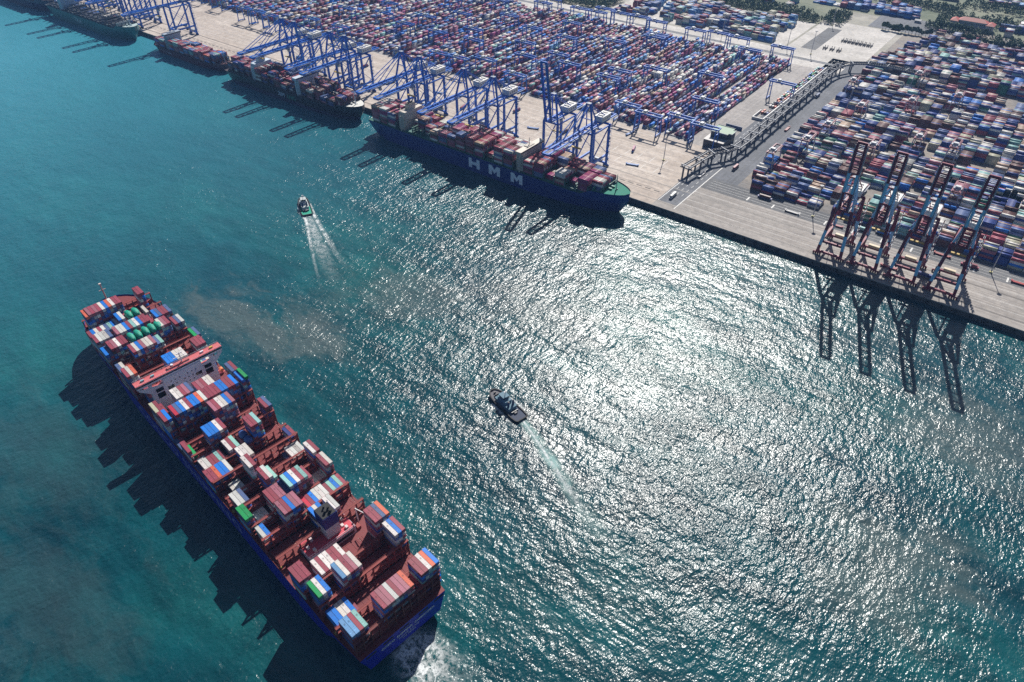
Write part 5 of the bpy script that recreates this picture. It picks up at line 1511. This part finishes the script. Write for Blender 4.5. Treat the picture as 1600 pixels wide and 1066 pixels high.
def foam_mat(name, vein, base_scale, dens, edge=1.0):
    m, nt, N, L, P = nodes_of(name)
    uv = N.new('ShaderNodeUVMap'); uv.uv_map = 'UV'
    sx = N.new('ShaderNodeSeparateXYZ'); L.new(uv.outputs['UV'], sx.inputs[0])
    tc = N.new('ShaderNodeTexCoord')
    wob = noise(N, L, tc.outputs['Object'], base_scale * .35, 3, .6)
    add = N.new('ShaderNodeVectorMath'); add.operation = 'MULTIPLY_ADD'
    L.new(wob.outputs['Color'], add.inputs[0]); add.inputs[1].default_value = (5, 5, 0); L.new(tc.outputs['Object'], add.inputs[2])
    rn = noise(N, L, add.outputs['Vector'], base_scale, 5, .62)
    rid = math_(N, L, 'ABSOLUTE', math_(N, L, 'MULTIPLY_ADD', rn.outputs['Fac'], 2.0, -1.0))
    vr = N.new('ShaderNodeMapRange'); vr.inputs[1].default_value = vein; vr.inputs[2].default_value = 0.0
    L.new(rid, vr.inputs[0])
    fn = noise(N, L, tc.outputs['Object'], base_scale * 3.2, 5, .7)
    fr = ramp(N, L, fn.outputs['Fac'], [(.42, (0, 0, 0)), (.66, (1, 1, 1))])
    pat = math_(N, L, 'MAXIMUM', math_(N, L, 'MULTIPLY', vr.outputs[0], .95), math_(N, L, 'MULTIPLY', fr.outputs['Color'], .75))
    pn = noise(N, L, tc.outputs['Object'], base_scale * .6, 3, .6)
    pr = ramp(N, L, pn.outputs['Fac'], [(.30, (.1, .1, .1)), (.62, (1, 1, 1))])
    # u: 0..1 across, v: 0..1 along the wake
    cu = math_(N, L, 'ABSOLUTE', math_(N, L, 'MULTIPLY_ADD', sx.outputs['X'], 2.0, -1.0))
    er = N.new('ShaderNodeMapRange'); er.interpolation_type = 'SMOOTHSTEP'; er.inputs[1].default_value = 1.0; er.inputs[2].default_value = 1.0 - edge
    L.new(cu, er.inputs[0])
    vr2 = N.new('ShaderNodeMapRange'); vr2.interpolation_type = 'SMOOTHSTEP'; vr2.inputs[1].default_value = 1.0; vr2.inputs[2].default_value = .12
    L.new(sx.outputs['Y'], vr2.inputs[0])
    al = math_(N, L, 'MULTIPLY', math_(N, L, 'MULTIPLY', er.outputs[0], vr2.outputs[0]), math_(N, L, 'MULTIPLY', pat, pr.outputs['Color']))
    al = math_(N, L, 'MINIMUM', math_(N, L, 'MULTIPLY', al, dens), 1.0)
    L.new(al, P.inputs['Alpha'])
    P.inputs['Base Color'].default_value = (.74, .78, .78, 1); P.inputs['Roughness'].default_value = .8
    return m
def wake(name, pts, widths, mat, label, z=.12, nacross=8):
    vs, fs, uvs = [], [], []
    n = len(pts)
    cum = [0]
    for i in range(1, n): cum.append(cum[-1] + (Vector(pts[i]) - Vector(pts[i - 1])).length)
    for i, (p, w) in enumerate(zip(pts, widths)):
        d = (Vector(pts[min(n - 1, i + 1)]) - Vector(pts[max(0, i - 1)])).normalized(); s = Vector((-d.y, d.x))
        for j in range(nacross + 1):
            u = j / nacross
            q_ = Vector(p) + s * ((u - .5) * w)
            vs.append((q_.x, q_.y, z)); uvs.append((u, cum[i] / cum[-1]))
    for i in range(n - 1):
        for j in range(nacross):
            a = i * (nacross + 1) + j
            fs.append((a, a + 1, a + nacross + 2, a + nacross + 1))
    me = bpy.data.meshes.new(name); me.from_pydata(vs, [], fs); me.materials.append(mat)
    ul = me.uv_layers.new(name='UV')
    for lp in me.loops: ul.data[lp.index].uv = uvs[lp.vertex_index]
    o = bpy.data.objects.new(name, me); COL.objects.link(o)
    return tag(o, label, 'foam', kind='stuff')
M_FOAM1 = foam_mat('wake_foam', .16, .30, 1.7, .9)
M_FOAM2 = foam_mat('thin_foam', .10, .22, 1.0, .8)
M_FOAM4 = foam_mat('aerated_water', .5, .12, 1.0, .9)
M_FOAM4.node_tree.nodes['Principled BSDF'].inputs['Base Color'].default_value = (.30, .50, .48, 1)
M_FOAM3 = foam_mat('propeller_foam', .13, .10, 1.7, .85)
def back(p, h, d, off=0): return (p[0] - math.cos(h) * d - math.sin(h) * off, p[1] - math.sin(h) * d + math.cos(h) * off)
fwdp = lambda p, h, d, off: back(p, h, -d, off)
wake('wake_foam', [fwdp(T1s, h1, 26, 7), fwdp(T1s, h1, 8, 7.2), (-570, 385), (-535, 361), (-500, 337), (-474, 320), (-450, 305)], [2, 3, 5, 5, 4.5, 4, 4], M_FOAM1, 'white wake line from the near quarter of the green decked tug')
wake('wake_foam', [fwdp(T1s, h1, 26, -7), fwdp(T1s, h1, 8, -7.2), (-566, 394), (-534, 379), (-503, 364), (-478, 353), (-455, 345)], [2, 3, 6, 7, 8, 8, 8], M_FOAM1, 'white wake line from the far quarter of the green decked tug', .14)
wake('wake_foam', [back(T1s, h1, -2), (-545, 375), (-510, 355), (-480, 338), (-440, 320)], [9, 14, 18, 20, 20], M_FOAM2, 'thin foam between the wake lines of the green decked tug', .10)
wake('wake_foam', [back(T2s, h2, 0), (-196, 284), (-175, 273), (-154, 262), (-138, 254), (-118, 244), (-100, 237), (-82, 229)], [9, 12, 15, 17, 18, 19, 19, 18], M_FOAM4, 'thin foam trail astern of the slate decked tug', .12)
wake('wake_foam', [back(T2s, h2, 1), (-196, 283), (-175, 272), (-154, 261), (-130, 249), (-108, 240)], [2.4, 3, 4, 6, 7, 7], M_FOAM1, 'narrow white streak astern of the slate decked tug', .15)
for sd_, ph in ((7.0, 'near'), (-7.0, 'far')):
    wake('wake_foam', [fwdp(T2s, h2, 28, sd_), fwdp(T2s, h2, 14, sd_ * 1.1), fwdp(T2s, h2, -6, sd_ * 1.35)], [3, 5, 7], M_FOAM1, f'bow foam along the {ph} side of the slate decked tug', .13)
sx_ = lambda s, t: tuple((ship_mx @ Vector((s, t, 0)))[:2])
wake('wake_foam', [sx_(6, 0), sx_(-8, 0), sx_(-20, 0), sx_(-34, 1), sx_(-52, 3)], [30, 38, 42, 44, 44], M_FOAM3, 'churned propeller wash astern of the moving ship', .12, 12)

# ------------------------------------------------------------------ haze
hz = MB()
hz.box(-9200, 9200, -6200, 9200, -4.5, 384.0)
hm = bpy.data.materials.new('haze_air'); hm.use_nodes = True
hn, hl = hm.node_tree.nodes, hm.node_tree.links
hn.remove(hn['Principled BSDF'])
pv = hn.new('ShaderNodeVolumePrincipled')
pv.inputs['Color'].default_value = (0.28, 0.52, 1.0, 1)
pv.inputs['Density'].default_value = 0.00006
pv.inputs['Anisotropy'].default_value = 0.15
hl.new(pv.outputs['Volume'], hn['Material Output'].inputs['Volume'])
o = hz.build('haze', hm)
tag(o, 'pale blue sea haze over the whole harbour', 'haze', kind='stuff')
